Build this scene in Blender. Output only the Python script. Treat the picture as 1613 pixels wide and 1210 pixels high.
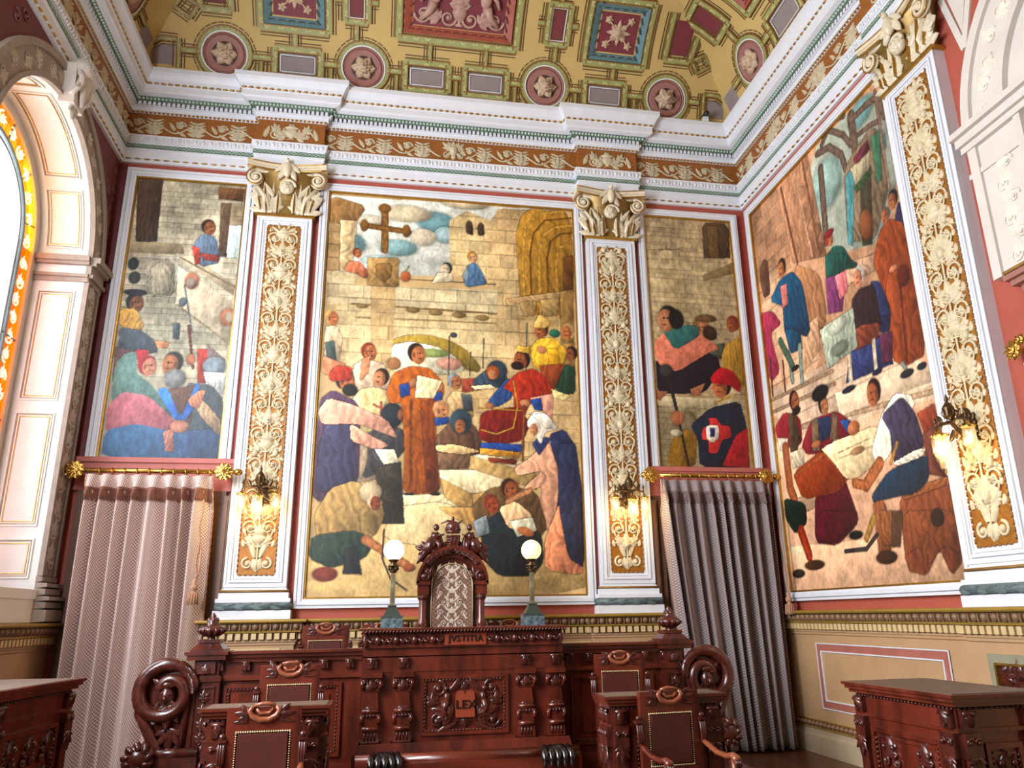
import bpy, bmesh, math, random
import numpy as np
from mathutils import Vector, Matrix
random.seed(4)
PI = math.pi
for o in list(bpy.data.objects): bpy.data.objects.remove(o)
scn = bpy.context.scene
COL = scn.collection

# ------------------------------------------------------------ camera, sky, daylight, exposure
W, H = 1613, 1210
F, YAW, PIT, ROL = 1219.14, .1819, .2928, -.017
fw = Vector((math.sin(YAW)*math.cos(PIT), math.cos(YAW)*math.cos(PIT), math.sin(PIT)))
rt0 = Vector((math.cos(YAW), -math.sin(YAW), 0)); up0 = rt0.cross(fw)
rt = math.cos(ROL)*rt0+math.sin(ROL)*up0; up = -math.sin(ROL)*rt0+math.cos(ROL)*up0
cd = bpy.data.cameras.new('camera'); cam = bpy.data.objects.new('camera', cd); COL.objects.link(cam)
M = Matrix((rt, up, -fw)).transposed().to_4x4(); M.translation = (0, -10, 1.65); cam.matrix_world = M
cd.sensor_width = 36; cd.lens = F/W*36; cd.shift_x = -22.45/W; cd.shift_y = -3.24/W; cd.clip_end = 200
scn.camera = cam
wd = bpy.data.worlds.new('sky'); scn.world = wd; wd.use_nodes = True
bg = wd.node_tree.nodes['Background']; bg.inputs[0].default_value = (.93, .96, 1, 1); bg.inputs[1].default_value = 1.6
scn.view_settings.view_transform = 'Standard'; scn.view_settings.look = 'None'
scn.view_settings.gamma = 1; scn.view_settings.exposure = .24; scn.view_settings.use_curve_mapping = False
L, R = -3.71, 5.31                       # left and right wall planes; back wall is y = 0
def area(name, loc, aim, sx, sy, power, col=(1, 1, 1)):
    d = bpy.data.lights.new(name, 'AREA'); d.shape = 'RECTANGLE'; d.size = sx; d.size_y = sy; d.energy = power; d.color = col
    o = bpy.data.objects.new(name, d); COL.objects.link(o); o.location = loc
    o.rotation_euler = (Vector(aim)-Vector(loc)).to_track_quat('-Z', 'Y').to_euler()
area('daylight_window', (-4.9, -1.9, 4.7), (0, -2.2, 3.6), 2.4, 4.4, 210, (.97, .98, 1))
area('daylight_second_window', (-4.2, -5.9, 4.6), (1.2, -1.5, 2.6), 2.5, 4.6, 800, (.9, .95, 1))
area('daylight_third_window', (-4.2, -9.2, 4.6), (1.8, -1, 3.8), 2.5, 4.6, 230, (.9, .95, 1))

# ------------------------------------------------------------ materials
def lin(h):
    c = [int(h[i:i+2], 16)/255 for i in (0, 2, 4)]
    return [x/12.92 if x < .04045 else ((x+.055)/1.055)**2.4 for x in c]
MATS = {}
def mat(name, hx, rough=.6, metal=0., var=.12, scale=6., bump=0., bscale=60., hx2=None, stretch=None, emit=0., alpha=None, coat=0., vcol=False):
    if name in MATS: return MATS[name]
    m = bpy.data.materials.new(name); m.use_nodes = True; nt = m.node_tree; N = nt.nodes; K = nt.links
    b = N['Principled BSDF']; b.inputs['Roughness'].default_value = rough; b.inputs['Metallic'].default_value = metal
    if coat: b.inputs['Coat Weight'].default_value = coat; b.inputs['Coat Roughness'].default_value = .15
    tc = N.new('ShaderNodeTexCoord'); mp = N.new('ShaderNodeMapping'); K.new(tc.outputs['Object'], mp.inputs[0])
    if stretch: mp.inputs['Scale'].default_value = stretch
    n = N.new('ShaderNodeTexNoise'); n.inputs['Scale'].default_value = scale; n.inputs['Detail'].default_value = 5; K.new(mp.outputs[0], n.inputs[0])
    c = lin(hx)
    if vcol:
        a = N.new('ShaderNodeAttribute'); a.attribute_name = 'Col'; K.new(a.outputs['Color'], b.inputs['Base Color'])
    else:
        r = N.new('ShaderNodeValToRGB'); r.color_ramp.elements[0].position = .3; r.color_ramp.elements[1].position = .7
        c2 = lin(hx2) if hx2 else [min(1, x*(1+var)) for x in c]; c1 = c if hx2 else [x*(1-var) for x in c]
        r.color_ramp.elements[0].color = (*c1, 1); r.color_ramp.elements[1].color = (*c2, 1)
        K.new(n.outputs[0], r.inputs[0]); K.new(r.outputs[0], b.inputs['Base Color'])
    if bump:
        n2 = N.new('ShaderNodeTexNoise'); n2.inputs['Scale'].default_value = bscale; K.new(mp.outputs[0], n2.inputs[0])
        bp = N.new('ShaderNodeBump'); bp.inputs['Strength'].default_value = bump; bp.inputs['Distance'].default_value = .01
        K.new(n2.outputs[0], bp.inputs['Height']); K.new(bp.outputs[0], b.inputs['Normal'])
    if emit: b.inputs['Emission Color'].default_value = (*c, 1); b.inputs['Emission Strength'].default_value = emit
    if alpha is not None: b.inputs['Alpha'].default_value = alpha
    MATS[name] = m
    return m
white = mat('white plaster', 'dcdfe6', .45, var=.03)
cream = mat('cream paint', 'e9e6de', .4, var=.03)
creamrel = mat('cream carved plaster', 'd2c2a0', .45, var=.15, scale=14)
stone = mat('beige carved plaster', '9c8d80', .6, var=.12, scale=9, bump=.2); stonerel = mat('pale carved leaf plaster', 'c9bdb0', .5, var=.1)
ochre = mat('ochre ground', 'a0671f', .42, .3, var=.25, scale=30, bump=.3, bscale=120)
gold = mat('gilding', 'b58a3c', .3, .8, var=.2, scale=20)
oldgold = mat('dull gilt line', '8f6a30', .5, .2, var=.15)
green = mat('sage green band', '6f8f7c', .6, var=.15, scale=20)
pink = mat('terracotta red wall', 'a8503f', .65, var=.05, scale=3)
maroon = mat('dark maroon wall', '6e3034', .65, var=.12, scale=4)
tan = mat('tan dado', 'b8936b', .6, var=.06, scale=3)
tandark = mat('bronze brown moulding', '87674a', .45, var=.15, scale=12)
tanlight = mat('pale tan moulding', 'd3b684', .5, var=.08)
ceil = mat('ochre yellow ceiling', 'c4a767', .7, var=.06, scale=2)
ceilgreen = mat('pale green strapwork', '9a9c62', .55, var=.1, scale=12)
mauve = mat('mauve medallion', '9a6a62', .6, var=.06)
greyp = mat('mauve grey coffer', '8b7f7f', .7, var=.05)
redp = mat('wine red coffer', '762f38', .65, var=.08)
bluep = mat('blue green coffer bevel', '5b7c82', .6, var=.12, scale=18)
beige = mat('beige carved flower', 'c5a98c', .5, var=.12, scale=20)
wood = mat('mahogany', '36120a', .27, var=.2, scale=6, hx2='702c1c', stretch=(1, 1, .18), coat=.5)
woodh = mat('mahogany long grain', '3a140b', .25, var=.2, scale=6, hx2='783220', stretch=(.18, 1, 1), coat=.5)
carved = mat('dark carved mahogany', '32120d', .3, var=.25, scale=16, hx2='5c261b', coat=.5)
woodlight = mat('pale mahogany', '8a4a2e', .35, var=.15, scale=8, coat=.4)  # paler mahogany for the chair crests and one arm of each chair
doorw = mat('brown panelled door wood', '6b4a38', .5, var=.12, scale=5, stretch=(1, 1, .2))
leather = mat('brown leather', '4f2620', .3, var=.12, scale=9, bump=.15, bscale=90)
stud = mat('brass nail', 'e0cc9c', .3, .6, var=.05)
brass = mat('polished brass', 'c79a4b', .22, .9, var=.08)
bronze = mat('dark bronze', '5a452e', .35, .8, var=.2, scale=30)
bpost = mat('antique brass post', '8a8064', .4, .6, var=.2, scale=20)
marble = mat('blue grey marble', '26343a', .2, var=.3, scale=34, hx2='6f8087', coat=.3)
floorm = mat('dark parquet', '5b3a26', .35, var=.2, scale=4, stretch=(1, .15, 1))
iron = mat('grey window metal', '7d888a', .4, .3)
black = mat('black plastic', '1b1c1f', .4)
torus = mat('dark green leaf moulding', '5b6a6c', .5, var=.25, scale=30)
inset = mat('worn brown desk leather', '5e4a3c', .55, var=.15, scale=4)
pinkwood = mat('dusty pink cornice', '9c6a60', .5, var=.05)
palep = mat('pinkish white plaster', 'd6cec6', .55, var=.05, scale=3)
canvasm = mat('painted canvas', 'ffffff', .5, vcol=True)
def globe_mat(name, hx, e): return mat(name, hx, .3, var=0, emit=e)
def glass(name, hx, mixv=.12):
    m = bpy.data.materials.new(name); m.use_nodes = True; nt = m.node_tree; N = nt.nodes; K = nt.links; N.remove(N['Principled BSDF'])
    t = N.new('ShaderNodeBsdfTransparent'); t.inputs[0].default_value = (*lin(hx), 1); g = N.new('ShaderNodeBsdfGlossy'); g.inputs['Roughness'].default_value = .08
    x = N.new('ShaderNodeMixShader'); x.inputs[0].default_value = mixv
    K.new(t.outputs[0], x.inputs[1]); K.new(g.outputs[0], x.inputs[2]); K.new(x.outputs[0], N['Material Output'].inputs[0])
    return m
clearg = glass('clear window glass', 'fbfdff', .05); orangeg = glass('amber stained glass', 'f09a14', .04); shadeg = glass('clear lamp glass', 'fff6e4', .12)
_n = shadeg.node_tree; _t = _n.nodes.new('ShaderNodeBsdfTranslucent'); _t.inputs[0].default_value = (1, .93, .8, 1); _x = _n.nodes.new('ShaderNodeMixShader'); _x.inputs[0].default_value = .12
_o = _n.nodes['Material Output']; _n.links.new(_o.inputs[0].links[0].from_socket, _x.inputs[1]); _n.links.new(_t.outputs[0], _x.inputs[2]); _n.links.new(_x.outputs[0], _o.inputs[0])
def fabric(name, a, b, c, su, sv, rough=.75):       # woven lattice drawn on the sheet's own uv
    m = bpy.data.materials.new(name); m.use_nodes = True; nt = m.node_tree; N = nt.nodes; K = nt.links; bs = N['Principled BSDF']
    bs.inputs['Roughness'].default_value = rough; bs.inputs['Sheen Weight'].default_value = .1
    uv = N.new('ShaderNodeTexCoord'); sp = N.new('ShaderNodeSeparateXYZ'); K.new(uv.outputs['UV'], sp.inputs[0])
    def mth(op, x, y=None):
        n = N.new('ShaderNodeMath'); n.operation = op
        for i, q in enumerate((x, y)):
            if q is None: continue
            if hasattr(q, 'links') or hasattr(q, 'is_linked'): K.new(q, n.inputs[i])
            else: n.inputs[i].default_value = q
        return n.outputs[0]
    u = mth('MULTIPLY', sp.outputs[0], su); v = mth('MULTIPLY', sp.outputs[1], sv)
    p = mth('ABSOLUTE', mth('SINE', mth('ADD', u, v))); q = mth('ABSOLUTE', mth('SINE', mth('SUBTRACT', u, v)))
    w = mth('MINIMUM', p, q)
    r = N.new('ShaderNodeValToRGB'); r.color_ramp.elements[0].position = .12; r.color_ramp.elements[1].position = .5
    r.color_ramp.elements[0].color = (*lin(a), 1); r.color_ramp.elements[1].color = (*lin(b), 1)
    e = r.color_ramp.elements.new(.93); e.color = (*lin(b), 1); e = r.color_ramp.elements.new(1.); e.color = (*lin(c), 1)
    K.new(w, r.inputs[0]); K.new(r.outputs[0], bs.inputs['Base Color'])
    bp = N.new('ShaderNodeBump'); bp.inputs['Strength'].default_value = .3; bp.inputs['Distance'].default_value = .004; K.new(w, bp.inputs['Height']); K.new(bp.outputs[0], bs.inputs['Normal'])
    return m
rosefab = fabric('rose lattice curtain cloth', '7a453d', 'ead5cc', 'f6ebe4', 98, 82)
greyfab = fabric('grey herringbone curtain cloth', '4f4040', 'a89898', 'c9bcb8', 110, 92)
damask = fabric('silver and brown damask', '6b4a3c', '8d6c5a', 'a88a76', 55, 70, .45)
fringem = mat('brown fringe', '8b5d4c', .8, var=.25, scale=40, stretch=(4, 4, .2))
cordm = mat('twisted cord', 'b08468', .7, var=.25, scale=60)

# ------------------------------------------------------------ mesh builder
class MB:
    def __init__(s, T=None): s.v = []; s.f = []; s.sm = []; s.T = T; s.uv = None
    def add(s, vs, fs, smooth=False):
        n = len(s.v)
        s.v += [s.T(*p) if s.T else tuple(p) for p in vs]; s.f += [tuple(i+n for i in f) for f in fs]; s.sm += [smooth]*len(fs)
    def box(s, a0, a1, b0, b1, c0, c1, inset=0):
        i = inset       # inset shrinks the far c1 face (a chamfered slab)
        s.add([(a0, b0, c0), (a1, b0, c0), (a1, b1, c0), (a0, b1, c0), (a0+i, b0+i, c1), (a1-i, b0+i, c1), (a1-i, b1-i, c1), (a0+i, b1-i, c1)],
              [(0, 3, 2, 1), (4, 5, 6, 7), (0, 1, 5, 4), (1, 2, 6, 5), (2, 3, 7, 6), (3, 0, 4, 7)])
    def tube(s, pts, r, n=8, cap=True, flat=1.):
        pts = [Vector(p) for p in pts]; m = len(pts); rs = [r]*m if not hasattr(r, '__len__') else r
        vs = []; prev = None
        for i, p in enumerate(pts):
            t = (pts[min(i+1, m-1)]-pts[max(i-1, 0)])
            t = t.normalized() if t.length > 1e-9 else Vector((0, 0, 1))
            a = prev if prev is not None else (Vector((0, 0, 1)) if abs(t.z) < .9 else Vector((1, 0, 0)))
            a = (a-t*a.dot(t)); a = a.normalized() if a.length > 1e-6 else t.orthogonal().normalized()
            b = t.cross(a); prev = a
            for k in range(n):
                q = p+(a*math.cos(2*PI*k/n)*flat+b*math.sin(2*PI*k/n))*rs[i]; vs.append(tuple(q))
        fs = [(i*n+k, i*n+(k+1) % n, (i+1)*n+(k+1) % n, (i+1)*n+k) for i in range(m-1) for k in range(n)]
        if cap: fs += [tuple(range(n))[::-1], tuple((m-1)*n+k for k in range(n))]
        s.add(vs, fs, True)
    def lathe(s, prof, c=(0, 0, 0), n=20, ax='z', sx=1., sy=1., half=False, sm=True):
        vs = []; m = len(prof)
        for r, h in prof:
            for k in range(n+1 if half else n):
                a = (PI*k/n if half else 2*PI*k/n); x, y = r*math.cos(a)*sx, r*math.sin(a)*sy
                p = {'z': (x, y, h), 'y': (x, h, y), 'x': (h, x, y)}[ax]
                vs.append((c[0]+p[0], c[1]+p[1], c[2]+p[2]))
        w = n+1 if half else n
        fs = [(i*w+k, i*w+(k+1) % w, (i+1)*w+(k+1) % w, (i+1)*w+k) for i in range(m-1) for k in range(n)]
        s.add(vs, fs, sm)
        if not half: s.add([vs[k] for k in range(n)], [tuple(range(n))[::-1]]); s.add([vs[(m-1)*n+k] for k in range(n)], [tuple(range(n))])
    def ell(s, c, r, n=10, m=7):
        if not hasattr(r, '__len__'): r = (r, r, r)
        vs = [(c[0], c[1], c[2]-r[2])]
        for i in range(1, m):
            a = -PI/2+PI*i/m
            vs += [(c[0]+r[0]*math.cos(a)*math.cos(2*PI*k/n), c[1]+r[1]*math.cos(a)*math.sin(2*PI*k/n), c[2]+r[2]*math.sin(a)) for k in range(n)]
        vs.append((c[0], c[1], c[2]+r[2])); t = len(vs)-1
        fs = [(0, 1+(k+1) % n, 1+k) for k in range(n)]+[(1+(i*n)+k, 1+i*n+(k+1) % n, 1+(i+1)*n+(k+1) % n, 1+(i+1)*n+k) for i in range(m-2) for k in range(n)]
        fs += [(1+(m-2)*n+k, 1+(m-2)*n+(k+1) % n, t) for k in range(n)]
        s.add(vs, fs, True)
    def extr(s, poly, c0, c1, inset=0., order='abc'):
        n = len(poly); cx = sum(p[0] for p in poly)/n; cy = sum(p[1] for p in poly)/n
        pk = lambda a, b, c: {'abc': (a, b, c), 'acb': (a, c, b), 'cab': (c, a, b)}[order]
        vs = [pk(a, b, c0) for a, b in poly]+[pk(cx+(a-cx)*(1-inset), cy+(b-cy)*(1-inset), c1) for a, b in poly]
        s.add(vs, [tuple(range(n))[::-1], tuple(range(n, 2*n))]+[(i, (i+1) % n, n+(i+1) % n, n+i) for i in range(n)])
    # carved ornament in (a, b, height)
    def leaf(s, a, b, ang, ln, w, h=.012, h0=0., curl=0.):
        vs = []; n = 5
        for i in range(n+1):
            t = i/n; g = ang+curl*t; x = a+ln*t*math.cos(ang+curl*t*.5); y = b+ln*t*math.sin(ang+curl*t*.5)
            ww = w*math.sin(PI*min(1, .12+.88*t))**.8*.5 if t < 1 else 0
            for k, q in ((-1, 0), (-.45, .8), (0, .45), (.45, .8), (1, 0)):
                vs.append((x-math.sin(g)*ww*k, y+math.cos(g)*ww*k, h0+q*h*(1-.3*t)+(.0 if q else -.001)))
        s.add(vs, [(i*5+k, i*5+k+1, (i+1)*5+k+1, (i+1)*5+k) for i in range(n) for k in range(4)], True)
    def acanthus(s, a, b, ang, ln, w, h=.015, h0=0.):
        for d, q in ((-1.0, .55), (-.5, .8), (.5, .8), (1.0, .55)): s.leaf(a, b, ang+d, ln*q, w*.42, h, h0, curl=d*.5)
        s.leaf(a, b, ang, ln, w*.5, h*1.25, h0)
    def scroll(s, a, b, r, d=1, a0=0., turns=1.4, w=.008, n=None, h=.006, flower=True):
        k = n or int(14*turns); pts = []; rr = []
        for i in range(k+1):
            t = i/k; g = a0+d*t*turns*2*PI; q = r*(1-t*.86); pts.append((a+q*math.cos(g), b+q*math.sin(g), h)); rr.append(w*(1-.45*t))
        s.tube(pts, rr, 6)
        if flower: s.ell((a, b, h), (w*1.7, w*1.7, w*1.6), 8, 5)
    def rosette(s, a, b, r, h=.02, petals=6, h0=0.):
        for k in range(petals):
            g = 2*PI*k/petals; s.leaf(a+math.cos(g)*r*.18, b+math.sin(g)*r*.18, g, r*.85, r*.75, h, h0)
        for k in range(petals):
            g = 2*PI*(k+.5)/petals; s.leaf(a, b, g, r*.6, r*.5, h*.9, h0+h*.5)
        s.ell((a, b, h0+h), (r*.17, r*.17, h*.8), 8, 6)
    def vase(s, a, b, w, ht, h=.02):
        prof = [(.28, 0), (.3, .04), (.1, .12), (.12, .2), (.34, .34), (.5, .6), (.46, .72), (.3, .8), (.44, .92), (.48, 1)]
        vs = []; n = 8
        for r, z in prof:
            for k in range(n+1):
                g = PI*k/n; vs.append((a+r*w*math.cos(g), b+z*ht, max(0, h*(r/.5)*math.sin(g))*1.1))
        s.add(vs, [(i*(n+1)+k, i*(n+1)+k+1, (i+1)*(n+1)+k+1, (i+1)*(n+1)+k) for i in range(len(prof)-1) for k in range(n)], True)

def link(o): COL.objects.link(o); return o
def depth0(o):
    p = Vector((0, 0, 0))
    while o: p += o.location; o = o.parent
    return p
def obj(name, mb, m, parent=None, world=False, kind=None, label=None, fix=True):
    me = bpy.data.meshes.new(name); vs = mb.v
    if world and parent is not None:
        q = depth0(parent); vs = [(x-q.x, y-q.y, z-q.z) for x, y, z in vs]
    me.from_pydata(vs, [], mb.f)
    me.polygons.foreach_set('use_smooth', mb.sm)
    if fix:
        bm = bmesh.new(); bm.from_mesh(me); bmesh.ops.recalc_face_normals(bm, faces=bm.faces); bm.to_mesh(me); bm.free()
    if mb.uv:
        ul = me.uv_layers.new(name='UVMap'); idx = np.zeros(len(me.loops), int); me.loops.foreach_get('vertex_index', idx)
        ul.data.foreach_set('uv', np.array(mb.uv, float)[idx].ravel())
    me.materials.append(m)
    o = link(bpy.data.objects.new(name, me))
    if parent is not None: o.parent = parent
    if kind: o['kind'] = kind
    if label: o['label'] = label
    return o
def thing(name, label, cat, loc=(0, 0, 0), rz=0, group=None):
    o = link(bpy.data.objects.new(name, None)); o.location = loc; o.rotation_euler = (0, 0, rz); o.empty_display_size = .1
    o['label'] = label; o['category'] = cat
    if group: o['group'] = group
    return o
def tag(o, label, cat, group=None):
    o['label'] = label; o['category'] = cat
    if group: o['group'] = group
    return o
def struct(name, mb, m, parent=None): return obj(name, mb, m, parent, True, kind='structure')
def kids(o): return [c for c in bpy.data.objects if c.parent == o]
def dup(root, loc, rz, label, group=None):
    def cp(o, par):
        c = link(o.copy()); c.parent = par
        for ch in kids(o): cp(ch, c)
        return c
    src = kids(root); r = link(root.copy()); r.location = loc; r.rotation_euler = (0, 0, rz); r['label'] = label
    if group: r['group'] = group
    for ch in src: cp(ch, r)
    return r
FAR = lambda a, b, h: (a, -h, b)
RGT = lambda a, b, h: (R-h, -a, b)          # a = distance from the back wall
LFT = lambda a, b, h: (L+h, -a, b)
def lift(T, h0): return lambda a, b, h: T(a, b, h+h0)

# sweep a (height-from-wall, z) profile along a plan path whose room side is on the right
def offset(path, h):
    out = []; n = len(path); P = [Vector(p) for p in path]
    for i in range(n):
        ns = []
        if i > 0: d = (P[i]-P[i-1]).normalized(); ns.append(Vector((d.y, -d.x)))
        if i < n-1: d = (P[i+1]-P[i]).normalized(); ns.append(Vector((d.y, -d.x)))
        m = ns[0] if len(ns) == 1 else (ns[0]+ns[1])/(1+ns[0].dot(ns[1]))
        out.append(P[i]+m*h)
    return out
def sweep(mb, prof, path, close=True):
    rows = [offset(path, h) for h, z in prof]; n = len(path); m = len(prof)
    vs = [(rows[j][i].x, rows[j][i].y, prof[j][1]) for j in range(m) for i in range(n)]
    fs = [(j*n+i, j*n+i+1, ((j+1) % m)*n+i+1, ((j+1) % m)*n+i) for j in range(m if close else m-1) for i in range(n-1)]
    mb.add(vs, fs)
    if close: mb.add([vs[j*n] for j in range(m)], [tuple(range(m))]); mb.add([vs[j*n+n-1] for j in range(m)], [tuple(range(m))])
def along(path, h, sp, fn, minlen=.09):
    q = offset(path, h)
    for i in range(len(q)-1):
        d = q[i+1]-q[i]; ln = d.length
        if ln < minlen: continue
        d.normalize(); k = max(1, round(ln/sp)); nrm = Vector((d.y, -d.x))
        for j in range(k): fn(q[i]+d*(ln*(j+.5)/k), d, nrm)
def obox(mb, p, d, n, w, z0, z1, dep, dep0=0.):
    vs = []
    for z in (z0, z1):
        for a, b in ((-w/2, dep0), (w/2, dep0), (w/2, dep), (-w/2, dep)):
            q = p+d*a+n*b; vs.append((q.x, q.y, z))
    mb.add(vs, [(0, 1, 2, 3), (4, 5, 6, 7), (0, 1, 5, 4), (1, 2, 6, 5), (2, 3, 7, 6), (3, 0, 4, 7)])
def oegg(mb, p, d, n, w, z, ht, dep):
    vs = [(p.x, p.y, z-ht*.55)]; m = 6; k = 4
    for i in range(1, k):
        a = -PI/2+PI*i/k
        for j in range(m+1):
            g = PI*j/m; q = p+d*(w/2*math.cos(a)*math.cos(g))+n*(dep*math.cos(a)*math.sin(g)); vs.append((q.x, q.y, z+ht/2*math.sin(a)))
    vs.append((p.x, p.y, z+ht*.5)); w_ = m+1
    fs = [(0, 1+j, 2+j) for j in range(m)]+[(1+i*w_+j, 2+i*w_+j, 2+(i+1)*w_+j, 1+(i+1)*w_+j) for i in range(k-2) for j in range(m)]+[(1+(k-2)*w_+j, 2+(k-2)*w_+j, len(vs)-1) for j in range(m)]
    mb.add(vs, fs, True)

# ------------------------------------------------------------ room shell
YF = -11.6
m = MB(); m.box(L-.6, R+.3, YF, .3, -.2, 0); struct('floor', m, floorm)
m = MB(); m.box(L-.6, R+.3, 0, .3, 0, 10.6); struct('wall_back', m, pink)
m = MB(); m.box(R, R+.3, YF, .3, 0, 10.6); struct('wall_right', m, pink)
m = MB(); m.box(L-.6, R+.3, YF-.3, YF, 0, 10.6); struct('wall_front', m, mat('darkened rose plaster', '9c877c', .7, var=.05))  # unseen wall put in to cut frontal fill, plaster darkened against bounce
# left wall: arched opening near the back corner, two plain openings further along
AC, AR, SP, SILL = 1.83, 1.31, 5.93, 2.0       # arch centre (distance from back wall), radius, springing, sill
XG = L-.6
outl = [(AC-AR, SILL)]+[(AC-AR*math.cos(PI*i/36), SP+AR*math.sin(PI*i/36)) for i in range(37)]+[(AC+AR, SILL)]
m = MB(LFT)
TOP = 10.6
m.add([(-.3, 0, 0), (AC-AR, 0, 0), (AC-AR, TOP, 0), (-.3, TOP, 0)], [(0, 1, 2, 3)])
m.add([(AC-AR, 0, 0), (AC+AR, 0, 0), (AC+AR, SILL, 0), (AC-AR, SILL, 0)], [(0, 1, 2, 3)])
for i in range(1, 37):
    (a0, b0), (a1, b1) = outl[i], outl[i+1]; m.add([(a0, b0, 0), (a1, b1, 0), (a1, TOP, 0), (a0, TOP, 0)], [(0, 1, 2, 3)])
for x0, x1, z0, z1 in ((AC+AR, 4.6, 0, TOP), (4.6, 7.2, 0, 2), (4.6, 7.2, 7.2, TOP), (7.2, 7.9, 0, TOP), (7.9, 10.5, 0, 2), (7.9, 10.5, 7.2, TOP), (10.5, -YF, 0, TOP)):
    m.box(x0, x1, z0, z1, -.3, 0)
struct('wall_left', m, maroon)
m = MB(LFT)                                     # deep reveal, splay closed back to the glass line
for i in range(len(outl)-1):
    (a0, b0), (a1, b1) = outl[i], outl[i+1]; m.add([(a0, b0, 0), (a1, b1, 0), (a1, b1, -.6), (a0, b0, -.6)], [(0, 1, 2, 3)], True)
m.add([(AC-AR, SILL, 0), (AC+AR, SILL, 0), (AC+AR, SILL, -.6), (AC-AR, SILL, -.6)], [(0, 1, 2, 3)])
win = struct('window_1', m, cream)
# gold-lined panels on the reveal
def ring(mb, T, a0, a1, b0, b1, w, h, n=1):
    """rectangular moulding ring in a mapped frame, straight runs cut into n pieces"""
    keep, mb.T = mb.T, None
    for (p0, p1, q0, q1, ax) in ((a0, a1, b0, b0+w, 0), (a0, a1, b1-w, b1, 0), (a0, a0+w, b0+w, b1-w, 1), (a1-w, a1, b0+w, b1-w, 1)):
        for k in range(n):
            if ax == 0: x0 = p0+(p1-p0)*k/n; x1 = p0+(p1-p0)*(k+1)/n; y0, y1 = q0, q1
            else: x0, x1 = p0, p1; y0 = q0+(q1-q0)*k/n; y1 = q0+(q1-q0)*(k+1)/n
            c = [(x0, y0), (x1, y0), (x1, y1), (x0, y1)]
            vs = [T(a, b, -.002) for a, b in c]+[T(a, b, h) for a, b in c]
            mb.add(vs, [(4, 5, 6, 7), (0, 1, 5, 4), (1, 2, 6, 5), (2, 3, 7, 6), (3, 0, 4, 7)])
    mb.T = keep
def reveal(t, dp, h):                           # t = height up the jamb, then angle round the arch
    if t <= SP: return (L-dp, -(AC-AR+h), t)
    g = (t-SP)/AR; return (L-dp, -(AC-(AR-h)*math.cos(g)), SP+(AR-h)*math.sin(g))
mw = MB(); mg = MB(); mi = MB()
for t0, t1 in ((2.12, 2.55), (2.68, 3.98), (4.12, 5.5), (SP+.12, SP+.85), (SP+.98, SP+2.2), (SP+2.33, SP+3.4), (SP+3.5, SP+4.05)):
    n = 10 if t0 > SP else 1
    ring(mw, reveal, t0, t1, .08, .50, .018, .014, n); ring(mg, reveal, t0+.05, t1-.05, .13, .45, .009, .008, n); ring(mi, reveal, t0+.025, t1-.025, .105, .475, .006, .005, n)
struct('panel_moulding', mw, cream, win); struct('gilt_line', mg, gold, win); struct('dull_gilt_line', mi, oldgold, win)  # dull gilt line runs between the cream moulding and the gold
def arcband(mb, T, r0, r1, h0, h1, n=36, g0=0., g1=PI, ac=AC, sp=SP):
    for i in range(n):
        ga, gb = g0+(g1-g0)*i/n, g0+(g1-g0)*(i+1)/n
        c = [(r0, ga), (r1, ga), (r1, gb), (r0, gb)]
        P = [(ac-r*math.cos(g), sp+r*math.sin(g)) for r, g in c]
        mb.add([T(a, b, h0) for a, b in P]+[T(a, b, h1) for a, b in P], [(4, 5, 6, 7), (0, 1, 5, 4), (1, 2, 6, 5), (2, 3, 7, 6), (3, 0, 4, 7)])
# window frame, glazing
GF = lambda a, b, h: (XG+h, -a, b)
m = MB(); arcband(m, GF, 1.2, 1.33, -.06, .03)
m.add([], [])
for s_ in (-1, 1):
    x = AC+s_*1.265; q = MB(GF); q.box(x-.065, x+.065, SILL, SP, -.06, .03); m.v += q.v[:]; n0 = len(m.v)-8; m.f += [tuple(i+n0 for i in f) for f in q.f]; m.sm += q.sm
struct('window_frame', m, palep, win)
m = MB(); arcband(m, GF, .90, .94, -.03, .02); arcband(m, GF, .82, .85, -.03, .015)
for s_ in (-1, 1):
    for r_ in (.92, .835):
        q = MB(GF); q.box(AC+s_*r_-.02, AC+s_*r_+.02, SILL, SP, -.03, .02); n0 = len(m.v); m.v += q.v; m.f += [tuple(i+n0 for i in f) for f in q.f]; m.sm += q.sm
for k in range(1, 12):
    g = PI*k/12
    if k % 2: m.tube([GF(AC-r*math.cos(g), SP+r*math.sin(g), 0) for r in (.94, 1.2)], .009, 6)
for z in (2.9, 3.85, 4.8):
    for s_ in (-1, 1): m.tube([GF(AC+s_*.9, z, 0), GF(AC+s_*1.22, z, 0)], .014, 6)
m.tube([GF(AC, SILL, 0), GF(AC, SP+.83, 0)], .02, 6)
struct('glazing_bar', m, iron, win)
m = MB(); arcband(m, GF, .935, 1.21, -.012, -.006)
for s_ in (-1, 1):
    q = MB(GF); q.box(AC+s_*1.07-.14, AC+s_*1.07+.14, SILL, SP, -.012, -.006); n0 = len(m.v); m.v += q.v; m.f += [tuple(i+n0 for i in f) for f in q.f]; m.sm += q.sm
struct('stained_glass_border', m, orangeg, win)
m = MB(GF)
pts = [(AC-.9*math.cos(PI*i/24), SP+.9*math.sin(PI*i/24)) for i in range(25)]+[(AC+.9, SILL), (AC-.9, SILL)]
m.extr(pts, -.012, -.006); struct('pane', m, clearg, win)
m = MB(GF)                                      # white scrollwork on the amber border
milk = mat('milky glass scroll', 'fff6ea', .5, var=0, emit=.5)  # emission stands in for daylight passing through the milky glass
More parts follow.
